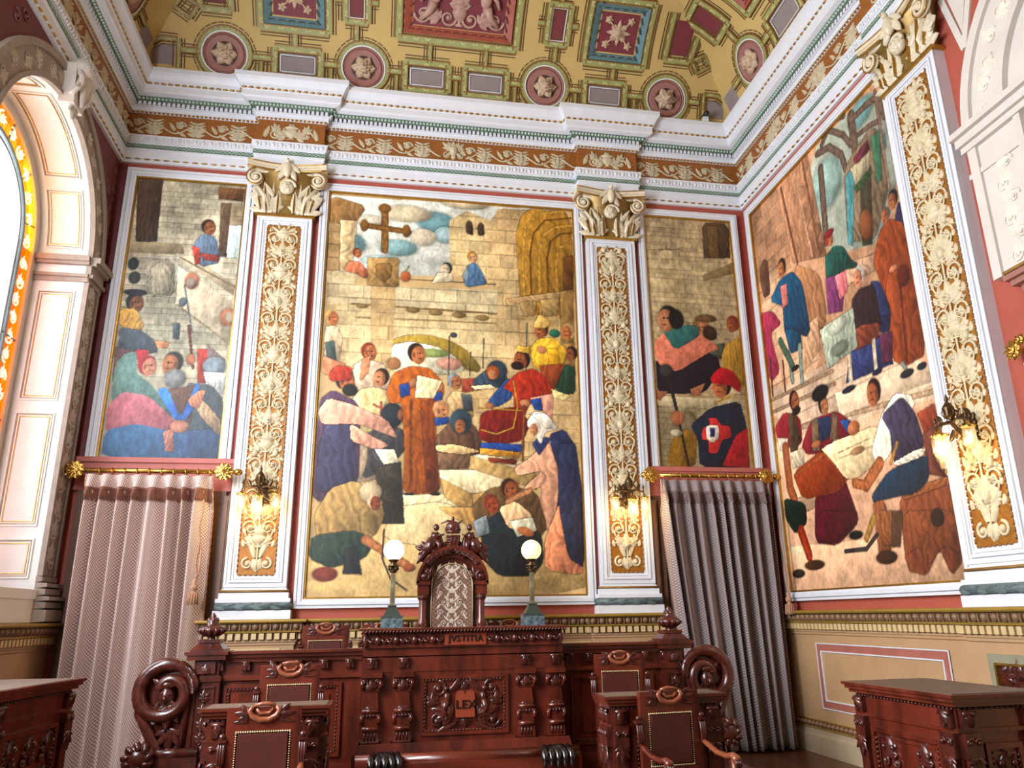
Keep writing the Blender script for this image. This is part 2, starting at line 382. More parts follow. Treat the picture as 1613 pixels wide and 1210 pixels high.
for k in range(13):
    g = .06+k*.245
    if g > PI: break
    a, b = AC-1.07*math.cos(g), SP+1.07*math.sin(g)
    m.scroll(a, b, .085, 1 if k % 2 else -1, g, 1.3, .014, h=.0); m.acanthus(a, b, g+PI/2, .12, .1, .006)
for k in range(17):
    z = 2.1+k*.225
    for s_ in (-1, 1): m.scroll(AC+s_*1.07, z, .085, 1 if k % 2 else -1, k, 1.3, .014, h=.0); m.acanthus(AC+s_*1.07, z, PI/2, .12, .1, .006)
struct('white_scrollwork', m, milk, win)
# archivolt, keystone, impost, jamb strip
m = MB(); arcband(m, LFT, 1.31, 1.36, -.01, .05); arcband(m, LFT, 1.36, 1.60, -.01, .025); arcband(m, LFT, 1.60, 1.68, -.01, .06)
arch = struct('trim_1', m, stone)
m = MB(lift(LFT, .025))
for k in range(16):
    g = .1+k*.196; a, b = AC-1.48*math.cos(g), SP+1.48*math.sin(g); d = 1 if k % 2 else -1
    m.scroll(a, b, .075, d, g, 1.4, .011); m.acanthus(a, b, g+PI/2*d, .15, .12, .02); m.leaf(a, b, g+PI*.8, .12, .05)
struct('leaf_scroll', m, stonerel, arch)
jam = MB(LFT)
for a0, a1, h in ((.17, .49, .03), (.14, .18, .055), (.48, .525, .055)): jam.box(a0, a1, 2.15, 5.62, 0, h)
for z0, z1, h in ((5.62, 5.68, .05), (5.68, 5.72, .09), (5.72, 5.84, .06), (5.84, 5.88, .11), (5.88, 5.95, .15)): jam.box(.12-h*.4, .53, z0, z1, 0, h)
for z0, z1, h in ((1.66, 1.8, .15), (1.8, 1.88, .13), (1.88, 1.94, .16), (1.94, 2.02, .11), (2.02, 2.08, .12), (2.08, 2.15, .06)): jam.box(.12-h*.3, .54, z0, z1, 0, h, .01)
for z0, z1, h in ((5.62, 5.68, .02), (5.68, 5.72, .04), (5.84, 5.88, .05), (5.88, 5.95, .07)):
    q = MB(); q.box(L-.58, L+.04, -(AC-AR+h), -(AC-AR-.01), z0, z1); n0 = len(jam.v); jam.v += q.v; jam.f += [tuple(i+n0 for i in f) for f in q.f]; jam.sm += q.sm
struct('jamb_pilaster', jam, stone, arch)
m = MB(lift(LFT, .03))
for k in range(13):
    z = 2.3+k*.262; d = 1 if k % 2 else -1
    m.scroll(.33+d*.03, z, .075, d, 0, 1.4, .011); m.acanthus(.33, z+.05, PI/2, .17, .15, .02); m.leaf(.33, z, PI/2+d, .15, .05)
struct('jamb_leaf_relief', m, stonerel, arch)
k_ = MB(LFT)
k_.extr([(AC-.13, 7.16), (AC+.13, 7.16), (AC+.2, 7.62), (AC-.2, 7.62)], 0, .16)
k_.tube([(AC-.19, 7.62, .18), (AC+.19, 7.62, .18)], .075, 10); k_.tube([(AC-.12, 7.2, .1), (AC+.12, 7.2, .1)], .05, 10)
for d in (-1, 1):
    k_.tube([(AC+d*.14, 7.25+.05*i, .12+.09*math.sin(i*.42)) for i in range(8)], .03, 8)
k_.acanthus(AC, 7.6, -PI/2, .42, .3, .06, .18); k_.acanthus(AC, 7.22, -PI/2, .2, .18, .05, .1)
struct('keystone_console', k_, palep, arch)
# sill block
m = MB(LFT); m.box(AC-AR+.0, AC+AR, 1.9, 2.0, -.6, .03); m.box(AC-AR, AC+AR, 1.66, 1.9, -.0, .015); struct('window_sill', m, cream, win)
# shell ornament on the dark strip between arch and corner
m = MB(lift(LFT, .004))
for k in range(13): m.acanthus(.07, 5.8+.13*k, PI/2+(.5 if k % 2 else -.5), .13, .1, .015)
for k in range(8): m.acanthus(.25+.1*k, 7.0+.06*k, PI/2, .14, .12, .015)
for k in range(6): m.scroll(2.9+.16*k, 7.45-.13*(k % 2), .07, 1, k, 1.3, .012)
m.ell((.16, 6.6, 0), (.09, .28, .03), 14, 8)
struct('spandrel_shellwork', m, mat('smoky maroon relief', '70443f', .5, var=.2), arch)

# ------------------------------------------------------------ coved ceiling
S0, CA, Z0, CB = .2, 2.2, 8.75, 1.7
TH = np.linspace(0, PI/2, 121); CS = S0+CA*(1-np.cos(TH)); CZ = Z0+CB*np.sin(TH)
CQ = np.concatenate([[0], np.cumsum(np.hypot(np.diff(CS), np.diff(CZ)))]); QM = CQ[-1]
def cove(q):                                     # arc length -> (distance from wall, z, normal)
    if q >= QM: return S0+CA+q-QM, Z0+CB, (0, -1)
    s = float(np.interp(q, CQ, CS)); t = math.acos(max(-1, min(1, 1-(s-S0)/CA))); z = Z0+CB*math.sin(t)
    nx, nz = math.cos(t)/CA, math.sin(t)/CB; l = math.hypot(nx, nz); return s, z, (nx/l, -nz/l)
def ctf(wall):
    def T(a, q, h):
        s, z, n = cove(max(q, 0)); s += n[0]*h; z += n[1]*h
        return (a, -s, z) if wall == 'far' else (R-s, -a, z) if wall == 'right' else (L+s, -a, z)
    return T
m = MB(); path0 = [(L, YF), (L, 0), (R, 0), (R, YF)]
prof = [(0, Z0-.05)]+[cove(QM*i/24)[:2] for i in range(25)]; sweep(m, prof, path0, close=False)
e = S0+CA; m.add([(L+e-.02, YF, Z0+CB), (R-e+.02, YF, Z0+CB), (R-e+.02, -e+.02, Z0+CB), (L+e-.02, -e+.02, Z0+CB)], [(0, 1, 2, 3)])
m.add([(L-.6, YF, 10.6), (R+.3, YF, 10.6), (R+.3, .3, 10.6), (L-.6, .3, 10.6)], [(0, 1, 2, 3)])
ceiling = struct('ceiling', m, ceil)
CX = .8
strap, line, ochreline = MB(), MB(), MB()
def strip(mb, T, p, q, w, h, h0=0.):
    n = max(1, int(math.hypot(q[0]-p[0], q[1]-p[1])/.12)); dx, dy = q[0]-p[0], q[1]-p[1]; l = math.hypot(dx, dy); nx, ny = -dy/l*w/2, dx/l*w/2
    vs = []
    for i in range(n+1):
        x, y = p[0]+dx*i/n, p[1]+dy*i/n
        vs += [T(x-nx, y-ny, h0), T(x-nx, y-ny, h), T(x+nx, y+ny, h), T(x+nx, y+ny, h0)]
    mb.add(vs, [(4*i+k, 4*i+k+1, 4*i+5+k, 4*i+4+k) for i in range(n) for k in range(3)]+[(0, 1, 2, 3), (4*n, 4*n+3, 4*n+2, 4*n+1)])
def band(T, pts, w=.085):                        # green strap with gold edges and brown painted lines outside
    for i in range(len(pts)-1):
        p, q = pts[i], pts[i+1]; strip(strap, T, p, q, w, .022)
        dx, dy = q[0]-p[0], q[1]-p[1]; l = math.hypot(dx, dy) or 1; nx, ny = -dy/l, dx/l
        for d, mb, ww, hh in ((w/2, line, .016, .03), (w/2+.05, ochreline, .014, .008), (w/2+.014, ochreline, .012, .006)):
            for s_ in (-1, 1): strip(mb, T, (p[0]+nx*d*s_, p[1]+ny*d*s_), (q[0]+nx*d*s_, q[1]+ny*d*s_), ww, hh)
        k = int(l/.17)
        for j in range(k):
            x, y = p[0]+dx*(j+.5)/k, p[1]+dy*(j+.5)/k; g = math.atan2(dy, dx)
            mm = leafs; mm.T = lambda a, b, h, T=T: T(a, b, h+.022)
            mm.leaf(x, y, g+.7, .06, .035, .014); mm.leaf(x, y, g-.7+PI, .06, .035, .014)
leafs = MB()
def rect(a0, a1, b0, b1): return [(a0, b0), (a1, b0), (a1, b1), (a0, b1), (a0, b0)]
def panel(name, T, a0, a1, b0, b1, mt, h=-.0, lab=None):
    mb = MB(); n = 8
    vs = [T(a0+(a1-a0)*i/n, b, .004) for b in [b0+(b1-b0)*j/n for j in range(n+1)] for i in range(n+1)]
    mb.add(vs, [(j*(n+1)+i, j*(n+1)+i+1, (j+1)*(n+1)+i+1, (j+1)*(n+1)+i) for j in range(n) for i in range(n)])
    return struct(name, mb, mt, ceiling)
def bevel(name, T, a0, a1, b0, b1, w, mt, h=.05):
    mb = MB(); n = 6
    for (p, q) in (((a0, b0), (a1, b0)), ((a1, b0), (a1, b1)), ((a1, b1), (a0, b1)), ((a0, b1), (a0, b0))):
        ca, cb = (a0+a1)/2, (b0+b1)/2
        vs = []
        for i in range(n+1):
            x, y = p[0]+(q[0]-p[0])*i/n, p[1]+(q[1]-p[1])*i/n
            ix = ca+(x-ca)*(1-w*2/abs(a1-a0)); iy = cb+(y-cb)*(1-w*2/abs(b1-b0)); vs += [T(x, y, h), T(ix, iy, .006)]
        mb.add(vs, [(2*i, 2*i+1, 2*i+3, 2*i+2) for i in range(n)])
    o = struct(name, mb, mt, ceiling)
    r_ = MB(lambda a, b, h_: T(a, b, h_+.02)); k = int((a1-a0)/.13)
    for i in range(k):
        x = a0+(a1-a0)*(i+.5)/k
        for y in (b0+w/2, b1-w/2): r_.leaf(x-.05, y-.02, .4, .11, .04, .02); r_.leaf(x+.04, y+.02, -.6, .07, .03, .02)
    k = int((b1-b0)/.13)
    for i in range(k):
        y = b0+(b1-b0)*(i+.5)/k
        for x in (a0+w/2, a1-w/2): r_.leaf(x-.02, y-.05, PI/2+.4, .11, .04, .02); r_.leaf(x+.02, y+.03, PI/2-.6, .07, .03, .02)
    struct('leaf_border', r_, mat('dark leaf border', '3f4a44', .6) if mt is bluep else mat('rust leaf border', '6a2c22', .6), o)
    return o
TF, TR, TL = ctf('far'), ctf('right'), ctf('left')
def circ(T, a, q, r):
    n = 28; pts = [(a+r*math.cos(2*PI*i/n), q+r*math.sin(2*PI*i/n)) for i in range(n+1)]; band(T, pts, .075)
    d = MB()
    for (r0, h0, r1, h1) in ((.30, .03, .27, .004), (.27, .004, .25, .03), (.25, .03, .17, .022), (.17, .022, .0, .028)):
        vs = []
        for i in range(n+1):
            c, s = math.cos(2*PI*i/n), math.sin(2*PI*i/n); vs += [T(a+r0*c, q+r0*s, h0), T(a+r1*c, q+r1*s, h1)]
        d.add(vs, [(2*i, 2*i+1, 2*i+3, 2*i+2) for i in range(n)], True)
    o = struct('medallion', d, mauve, ceiling)
    f = MB(lambda x, y, h: T(x, y, h+.03)); f.rosette(a, q, .17, .1, 6); f.rosette(a, q, .105, .09, 5, .05); struct('rosette', f, beige, o)
    g_ = MB(); vs = []
    for i in range(n+1):
        c, s = math.cos(2*PI*i/n), math.sin(2*PI*i/n); vs += [T(a+.172*c, q+.172*s, .027), T(a, q, .031)]
    g_.add(vs, [(2*i, 2*i+1, 2*i+3, 2*i+2) for i in range(n)]); struct('rosette_ground', g_, mat('deep umber ground', '4b302a', .7), o)
    g_ = MB(); vs = []
    for i in range(n+1):
        c, s = math.cos(2*PI*i/n), math.sin(2*PI*i/n); vs += [T(a+.315*c, q+.315*s, .034), T(a+.298*c, q+.298*s, .034)]
    g_.add(vs, [(2*i, 2*i+1, 2*i+3, 2*i+2) for i in range(n)]); struct('white_rim', g_, white, o)
def small(T, a, q=.51, w=.27, h=.15, mt=None):
    band(T, rect(a-w-.05, a+w+.05, q-h-.05, q+h+.05)); bevel('coffer_edge', T, a-w, a+w, q-h, q+h, .03, white, .03) if 0 else None
    o = panel('coffer_panel', T, a-w, a+w, q-h, q+h, mt or greyp)
    e_ = MB(); 
    for p in range(4):
        r_ = rect(a-w+.035, a+w-.035, q-h+.035, q+h-.035); strip(e_, T, r_[p], r_[p+1], .012, .012)
    struct('coffer_line', e_, white, o)
def flower_panel(T, a, q, r):
    f = MB(lambda x, y, h: T(x, y, h+.006))
    for k in range(4):
        g = k*PI/2; f.acanthus(a, q, g, r*.85, r*.6, .03)
        g += PI/4; f.leaf(a, q, g, r*.7, r*.2, .03); f.tube([(a+r*t*math.cos(g), q+r*t*math.sin(g), .012) for t in (.3, .7, 1.05)], .012, 6)
        f.rosette(a+1.1*r*math.cos(g), q+1.1*r*math.sin(g), r*.28, .03, 5)
    f.rosette(a, q, r*.42, .05, 8); return f
for a in (-2.45, -.54, 2.14, 4.05): circ(TF, a, .55, .335)
for a in (-1.46, .37, 1.24, 3.07): small(TF, a)
# links between the lower row
xs = [(-2.78, -3.05), (-2.1, -1.79), (-1.13, -.88), (-.2, .05), (.69, .92), (1.56, 1.8), (2.48, 2.74), (3.4, 3.7), (4.39, 4.6)]
for p, q in xs: band(TF, [(p, .55), (q, .55)], .07)
for a in (-1.96, -1.0, -.07, .8, 1.68, 2.61, 3.54):                        # little dark coffers at the spring
    band(TF, [(a, .5), (a, .36), (a, .1)], .05); panel('coffer_panel', TF, a-.1, a+.1, .1, .34, mat('olive coffer', '7d7148', .7))
# upper rows
for a in (-.65, 2.25):
    band(TF, rect(a-.16, a+.16, 1.16, 1.72)); panel('coffer_panel', TF, a-.10, a+.10, 1.22, 1.66, redp)
    e_ = MB(); r_ = rect(a-.105, a+.105, 1.215, 1.665)
    for p in range(4): strip(e_, TF, r_[p], r_[p+1], .014, .02)
    struct('coffer_line', e_, white, ceiling)
    band(TF, [(a, .92), (a, 1.14)], .06); band(TF, [(a, 1.74), (a, 2.1)], .06)
    band(TF, [(a-.18, 1.44), (a-.3, 1.44)], .07); band(TF, [(a+.18, 1.44), (a+.3, 1.44)], .07)
for a in (-1.5, 3.17):
    band(TF, rect(a-.47, a+.47, .96, 1.88)); bevel('coffer_bevel', TF, a-.41, a+.41, 1.02, 1.82, .1, bluep)
    p_ = panel('coffer_panel', TF, a-.29, a+.29, 1.14, 1.7, redp); struct('flower_relief', flower_panel(TF, a, 1.42, .22), beige, p_)
    band(TF, [(a, .74), (a, .92)], .06)
band(TF, rect(-.06, 1.66, 1.02, 2.35), .1); bevel('coffer_bevel', TF, .02, 1.58, 1.1, 2.27, .11, mat('rust bevel', '9a4a34', .55, var=.15))
p_ = panel('coffer_panel', TF, .14, 1.46, 1.22, 2.15, redp)
f = MB(lambda x, y, h: TF(x, y, h+.008))
f.vase(.8, 1.26, .22, .3, .06); f.acanthus(.8, 1.5, PI/2, .3, .3, .05)
for d in (-1, 1):
    f.scroll(.8+d*.16, 1.36, .12, d, PI/2+d*PI/2, 1.3, .022); f.scroll(.8+d*.52, 1.38, .13, -d, PI/2-d*PI/2, 1.4, .024); f.acanthus(.8+d*.3, 1.32, PI/2-d*.9, .25, .2, .05)
    f.ell((.8+d*.36, 1.66, .04), (.085, .14, .06), 10, 7); f.ell((.8+d*.36, 1.86, .05), (.06, .065, .06), 10, 7)      # winged half-figure
    f.tube([(.8+d*.33, 1.76, .06), (.8+d*.2, 1.7, .06), (.8+d*.1, 1.74, .05)], [.035, .03, .02], 8); f.tube([(.8+d*.42, 1.76, .06), (.8+d*.52, 1.66, .06), (.8+d*.56, 1.55, .05)], [.035, .03, .02], 8)
    f.tube([(.8+d*.38, 1.56, .05), (.8+d*.44, 1.42, .05), (.8+d*.56, 1.3, .04)], [.075, .05, .03], 8)
    for t in (0, .35, .7): f.leaf(.8+d*.42, 1.76, PI/2-d*(.5+t), .28, .09, .05)
    f.acanthus(.8+d*.6, 1.9, PI/2, .2, .16, .03); f.scroll(.8+d*.2, 1.95, .1, d, 0, 1.3, .018)
struct('figure_relief', f, mat('pale mauve relief', 'b48e80', .45, var=.15), p_)
for a in (.4, 1.22): band(TF, [(a, .72), (a, 1.0)], .06)
# corner pieces
def chev(T, a, q, w=.32, mt=None, name='coffer_panel'):
    d = -1 if T is not TL and a > 0 else 1
for T, a, sgn in ((TF, CX+3.6, 1), (TF, CX-3.6, -1)):
    out_ = [(a-sgn*.42, 1.14), (a-sgn*.05, 1.14), (a+sgn*.12, 1.45), (a-sgn*.02, 1.76), (a-sgn*.42, 1.76)]
    band(T, [(a-sgn*.45, 1.12), (a-sgn*.05, 1.12), (a-sgn*.0, 1.5)], .08); band(T, [(a-sgn*.45, 1.12), (a-sgn*.45, 1.8)], .08)
    mb = MB(); n = 6
    for i in range(n):
        for j in range(n):
            c = [((a-sgn*.38)+sgn*(.3*(x/n)), 1.2+.5*(y/n)) for x, y in ((i, j), (i+1, j), (i+1, j+1), (i, j+1))]
            mb.add([T(p, q, .006) for p, q in c], [(0, 1, 2, 3)])
    struct('coffer_panel', mb, redp, ceiling)
    band(T, [(a+sgn*.1, .98), (a+sgn*.3, 1.1), (a+sgn*.18, 1.25), (a-sgn*.02, 1.15), (a+sgn*.1, .98)], .04)
    band(T, [(a+sgn*.28, .68), (a+sgn*.5, .68), (a+sgn*.62, .6)], .05); band(T, [(a+sgn*.26, .7), (a+sgn*.26, .3)], .05)
    panel('coffer_panel', T, min(a+sgn*.32, a+sgn*.62), max(a+sgn*.32, a+sgn*.62), .33, .6, greyp)
for T in (TR, TL):
    circ(T, 1.36, .55, .335); circ(T, 3.3, .55, .335)
    small(T, 2.3, .52, .3, .17); small(T, 4.3, .52, .3, .17)
    band(T, [(1.7, .55), (1.98, .55)], .07); band(T, [(2.65, .55), (2.95, .55)], .07); band(T, [(1.02, .55), (.75, .55)], .07)
    panel('coffer_panel', T, .42, .74, .33, .6, greyp); panel('coffer_panel', T, 1.12, 1.42, 1.25, 1.7, redp)
    band(T, rect(1.06, 1.48, 1.19, 1.76)); band(T, [(1.36, .9), (1.36, 1.17)], .06)
    band(T, rect(1.8, 2.7, 1.0, 1.9)); bevel('coffer_bevel', T, 1.86, 2.64, 1.06, 1.84, .1, mat('rust bevel', '9a4a34')); panel('coffer_panel', T, 1.98, 2.52, 1.18, 1.72, redp)
    band(T, [(2.3, .75), (2.3, .97)], .06); band(T, rect(3.1, 3.5, 1.16, 1.74)); panel('coffer_panel', T, 3.16, 3.44, 1.22, 1.68, redp)
struct('strapwork', strap, ceilgreen, ceiling); struct('gilt_edge', line, oldgold, ceiling); struct('painted_line', ochreline, mat('brown painted line', '5d4726', .7), ceiling)
leafs.T = None; struct('strap_leaf', leafs, mat('light green leaf', 'b9b77c', .55), ceiling)

# ------------------------------------------------------------ entablature
PL = [(-1.85, -1.13), (2.75, 3.47)]              # pilaster shafts on the back wall
PRY = (3.66, 4.42)                               # pilaster on the right wall (distance from back wall)
RS = .12
def wallpath(e, step, both=True):                # plan line of the walls with breaks over the pilasters
    p = [(L, YF), (L, 0)]
    for x0, x1 in PL: p += [(x0-e, 0), (x0-e, -step), (x1+e, -step), (x1+e, 0)]
    p += [(R, 0), (R, -PRY[0]+e), (R-step, -PRY[0]+e), (R-step, -PRY[1]-e), (R, -PRY[1]-e), (R, YF)]
    return p
EP = wallpath(.05, RS)
cor = MB()
sweep(cor, [(0, 8.58), (.17, 8.58), (.24, 8.60), (.26, 8.62), (.26, 8.70), (.275, 8.71), (.275, 8.735), (.29, 8.745), (.30, 8.78), (.33, 8.83), (.36, 8.86), (.36, 8.93), (.0, 8.95)], EP)
sweep(cor, [(0, 8.46), (.12, 8.46), (.12, 8.475), (.0, 8.475)], EP)
sweep(cor, [(0, 7.92), (.085, 7.92), (.10, 8.0), (.10, 8.02), (0, 8.03)], EP)
sweep(cor, [(0, 7.62), (.04, 7.62), (.04, 7.67), (.055, 7.675), (.055, 7.79), (.07, 7.8), (.07, 7.92), (0, 7.92)], EP)
sweep(cor, [(0, 8.385), (.06, 8.385), (.07, 8.40), (.09, 8.40), (.09, 8.46), (0, 8.46)], EP)
ent = struct('trim_2', cor, white)
m = MB(); sweep(m, [(0, 8.03), (.045, 8.03), (.045, 8.385), (0, 8.385)], EP); struct('frieze_ground', m, mat('russet frieze ground', '8f5520', .55, var=.2, scale=20), ent)
m = MB(); sweep(m, [(0, 7.825), (.077, 7.825), (.077, 7.885), (0, 7.885)], EP); sweep(m, [(0, 8.535), (.13, 8.535), (.18, 8.578), (0, 8.58)], EP); struct('green_band', m, mat('grey green band', '5a6c60', .6, var=.15, scale=30), ent)
m = MB()
def zig(p, d, n):
    for s_ in (-1, 1):
        q = p+n*.003
        a = q-d*.03; b = q+d*.03
        m.tube([(a.x, a.y, 7.855-s_*.02), (b.x, b.y, 7.855+s_*.02)], .005, 4, cap=False)
along(EP, .077, .06, zig)
along(EP, .155, .05, lambda p, d, n: oegg(m, p, d, n, .04, 8.557, .035, .03)); struct('pale_green_leaf', m, mat('pale mint ornament', 'a9c2b0', .5), ent)
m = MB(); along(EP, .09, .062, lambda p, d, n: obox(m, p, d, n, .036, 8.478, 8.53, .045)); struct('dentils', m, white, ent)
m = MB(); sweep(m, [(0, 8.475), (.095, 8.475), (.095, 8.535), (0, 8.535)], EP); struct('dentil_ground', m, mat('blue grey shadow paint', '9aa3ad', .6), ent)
m = MB()
along(EP, .07, .055, lambda p, d, n: oegg(m, p, d, n, .042, 8.393, .026, .028)); along(EP, .277, .09, lambda p, d, n: oegg(m, p, d, n, .072, 8.722, .03, .02))
along(EP, .045, .12, lambda p, d, n: oegg(m, p, d, n, .09, 7.672, .02, .02)); struct('gilt_beads', m, gold, ent)
m = MB(); along(EP, .085, .105, lambda p, d, n: (oegg(m, p, d, n, .06, 7.965, .075, .03), obox(m, p+d*.052, d, n, .01, 7.93, 7.99, .02))); struct('egg_and_dart', m, mat('white egg moulding', 'd5d6da', .5), ent)
# rinceau on the frieze
def rinceau(mb, a0, a1, bc=8.2, ht=.13, per=.62, mid=True):
    ln = a1-a0; k = max(1, round(ln/per)); w = ln/k
    pts = [(a0+ln*i/(k*10), bc-.07*math.cos(i/10*2*PI)-.03, .012) for i in range(k*10+1)]; mb.tube(pts, .012, 6)
    for i in range(k):
        c = a0+w*(i+.5); d = 1 if i % 2 else -1
        mb.acanthus(c, bc-.12, PI/2, .22, .13, .035)
        for t in (.25, .5, .75, 1.): mb.leaf(c, bc-.11+.19*t, PI/2-d*1.25, .13*(1.15-.3*t), .03, .025); mb.leaf(c, bc-.11+.19*t, PI/2+d*1.25, .13*(1.15-.3*t), .03, .025)
        e_ = a0+w*i
        mb.scroll(e_+w*.12, bc+.03, .075, 1, 0, 1.3, .012); mb.rosette(e_+w*.12, bc+.04, .05, .03, 5); mb.leaf(e_, bc-.05, PI/2+.6, .16, .055, .025); mb.leaf(e_, bc+.08, -.3, .14, .05, .02); mb.leaf(e_+.03, bc-.06, -.5, .14, .05, .02)
def mask(mb, a, b, s=1.):
    mb.ell((a, b, .01), (.05*s, .068*s, .045*s), 10, 8); mb.ell((a, b-.01*s, .05*s), (.012*s, .025*s, .014*s), 6, 5)
    for d in (-1, 1):
        mb.ell((a+d*.02*s, b+.018*s, .045*s), (.01*s, .006*s, .008*s), 6, 4); mb.acanthus(a+d*.03*s, b+.04*s, PI/2-d*1.0, .12*s, .1*s, .03*s)
        mb.scroll(a+d*.075*s, b-.06*s, .045*s, -d, PI/2, 1.2, .01*s); mb.leaf(a+d*.03*s, b-.02*s, -PI/2+d*.9, .09*s, .04*s, .03*s)
    mb.acanthus(a, b+.05*s, PI/2, .09*s, .1*s, .03*s); mb.leaf(a, b-.04*s, -PI/2, .08*s, .06*s, .04*s)
m = MB(lift(FAR, .045)); mf = -1.08; 
rinceau(m, -3.6, -1.95); rinceau(m, -1.03, .62); rinceau(m, .98, 2.65); rinceau(m, 3.6, 5.2)
mask(m, .8, 8.21, 1.25)
m2 = MB(lift(FAR, .045+RS))
for x0, x1 in PL:
    c = (x0+x1)/2; m2.vase(c, 8.08, .2, .2, .04); m2.rosette(c, 8.29, .06, .03)
    for d in (-1, 1): m2.acanthus(c+d*.08, 8.12, PI/2-d*.8, .2, .16, .03); m2.scroll(c+d*.22, 8.16, .08, d, 0, 1.3, .014); m2.acanthus(c+d*.2, 8.22, PI/2-d*.3, .13, .12, .03); m2.leaf(c+d*.36, 8.1, PI/2+d*.3, .2, .07, .03)
m.v += m2.v; n0 = len(m.v)-len(m2.v); m.f += [tuple(i+n0 for i in f) for f in m2.f]; m.sm += m2.sm
m3 = MB(lift(RGT, .045)); rinceau(m3, .12, 3.5); rinceau(m3, 4.6, 7.6)
for a in (1.3, 2.4): mask(m3, a, 8.21, 1.1)
m3.T = lift(RGT, .045+RS); c = 4.04
m3.vase(c, 8.08, .2, .2, .04)
for d in (-1, 1): m3.acanthus(c+d*.08, 8.12, PI/2-d*.8, .2, .16, .03); m3.scroll(c+d*.22, 8.16, .08, d, 0, 1.3, .014)
m4 = MB(lift(LFT, .045)); rinceau(m4, .12, 5.5)
frel = mat('cream frieze relief', 'c4b697', .5, var=.12, scale=14)
struct('frieze_relief', m, frel, ent); struct('frieze_relief', m3, frel, ent); struct('frieze_relief', m4, frel, ent)

# ------------------------------------------------------------ dado
DP = wallpath(.09, .10); DP[1:2] = []           # drop the left corner: the left run stops at the jamb
DPF = [(-1.98, 0)]+DP[3:] if 0 else None
def dpath(): 
    p = [(-1.945, 0), (-1.94, -.1), (-1.13+.09, -.1), (-1.13+.09, 0)]
    x0, x1 = PL[1]; p += [(x0-.09, 0), (x0-.09, -.1), (x1+.08, -.1)]
    return p
rp = [(R, -.02), (R, -PRY[0]+.09), (R-.1, -PRY[0]+.09), (R-.1, -PRY[1]-.09), (R, -PRY[1]-.09), (R, YF)]
lp = [(L, YF), (L, -.02)]
dado = MB(); dgold = MB(); degg = MB(); dd = MB(); dbase = MB(); dgr = MB()
for P in (dpath(), rp, lp):
    sweep(dado, [(0, .36), (.04, .36), (.04, 1.36), (.055, 1.37), (.055, 1.40), (0, 1.40)], P)
    sweep(dado, [(0, 1.40), (.07, 1.40), (.07, 1.425), (0, 1.425)], P)
    sweep(dgold, [(0, 1.615), (.17, 1.615), (.18, 1.63), (.18, 1.65), (0, 1.655)], P)
    sweep(dgold, [(0, 1.505), (.115, 1.505), (.12, 1.525), (0, 1.525)], P)
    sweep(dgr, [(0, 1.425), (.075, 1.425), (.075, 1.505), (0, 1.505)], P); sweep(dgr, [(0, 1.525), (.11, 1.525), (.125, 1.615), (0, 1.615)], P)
    along(P, .12, .115, lambda p, d, n: (oegg(degg, p, d, n, .075, 1.572, .08, .035), obox(degg, p+d*.057, d, n, .012, 1.535, 1.6, .02)))
    along(P, .07, .085, lambda p, d, n: obox(dd, p, d, n, .055, 1.43, 1.498, .04))
    sweep(dbase, [(0, 0), (.09, 0), (.09, .2), (.06, .23), (.06, .27), (0, .27)], P)
    along(P, .06, .09, lambda p, d, n: oegg(degg, p, d, n, .07, .335, .06, .04)); along(P, .055, .05, lambda p, d, n: oegg(degg, p, d, n, .035, .285, .02, .02))
    sweep(dgold, [(0, .27), (.06, .27), (.06, .30), (0, .30)], P); sweep(dgold, [(0, .365), (.05, .365), (.05, .38), (0, .38)], P)
dadoo = struct('trim_3', dado, tan)
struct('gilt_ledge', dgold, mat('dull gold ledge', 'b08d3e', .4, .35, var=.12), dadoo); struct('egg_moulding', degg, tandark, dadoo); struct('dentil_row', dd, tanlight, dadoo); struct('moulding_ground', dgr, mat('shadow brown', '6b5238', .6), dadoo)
bb = struct('baseboard_right', dbase, mat('pale grey tan plinth', 'b9a68a', .5, var=.06))
# framed dado panels
def dpanel(T, a0, a1, b0, b1):
    m = MB(T); w = .09
    for x0, x1, y0, y1 in ((a0, a1, b0, b0+w), (a0, a1, b1-w, b1), (a0, a0+w, b0+w, b1-w), (a1-w, a1, b0+w, b1-w)): m.box(x0, x1, y0, y1, .04, .047)
    struct('painted_frame', m, mat('dusty rose paint', 'a86455', .6), dadoo)
    m = MB(T)
    for q, w in ((0, .012), (.09, .014)):
        ring(m, T, a0+q, a1-q, b0+q, b1-q, w, .056)
    struct('white_line', m, white, dadoo)
dpanel(RGT, .75, 3.12, .52, 1.27); dpanel(RGT, 4.75, 5.6, .52, 1.27)
m = MB(FAR); ring(m, FAR, -1.0, .5, 1.0, 1.33, .02, .055); ring(m, FAR, 1.2, 2.6, 1.0, 1.33, .02, .055); ring(m, lift(FAR, .1), -1.8, -1.15, .6, 1.33, .02, .055); struct('panel_line', m, tanlight, dadoo)
# carved wooden grille set into the right pilaster's pedestal
m = MB(lift(RGT, .1)); a0, a1, b0, b1 = 3.75, 4.4, .55, 1.27
g_ = thing('carved_wall_panel', 'dark carved wooden panel in a grey and gilt frame low on the right wall', 'panel', (R-.12, -4.1, .55))
for x0, x1, y0, y1 in ((a0, a1, b0, b0+.07), (a0, a1, b1-.07, b1), (a0, a0+.07, b0+.07, b1-.07), (a1-.07, a1, b0+.07, b1-.07)): m.box(x0, x1, y0, y1, .03, .07)
obj('frame', m, mat('grey green frame', '8f8b74', .5), g_, True)
m = MB(lift(RGT, .1)); ring(m, lift(RGT, .1), a0+.07, a1-.07, b0+.07, b1-.07, .02, .08); obj('gilt_fillet', m, gold, g_, True)
m = MB(lift(RGT, .1)); m.box(a0+.07, a1-.07, b0+.07, b1-.07, .03, .045); m2 = MB(lift(RGT, .145))
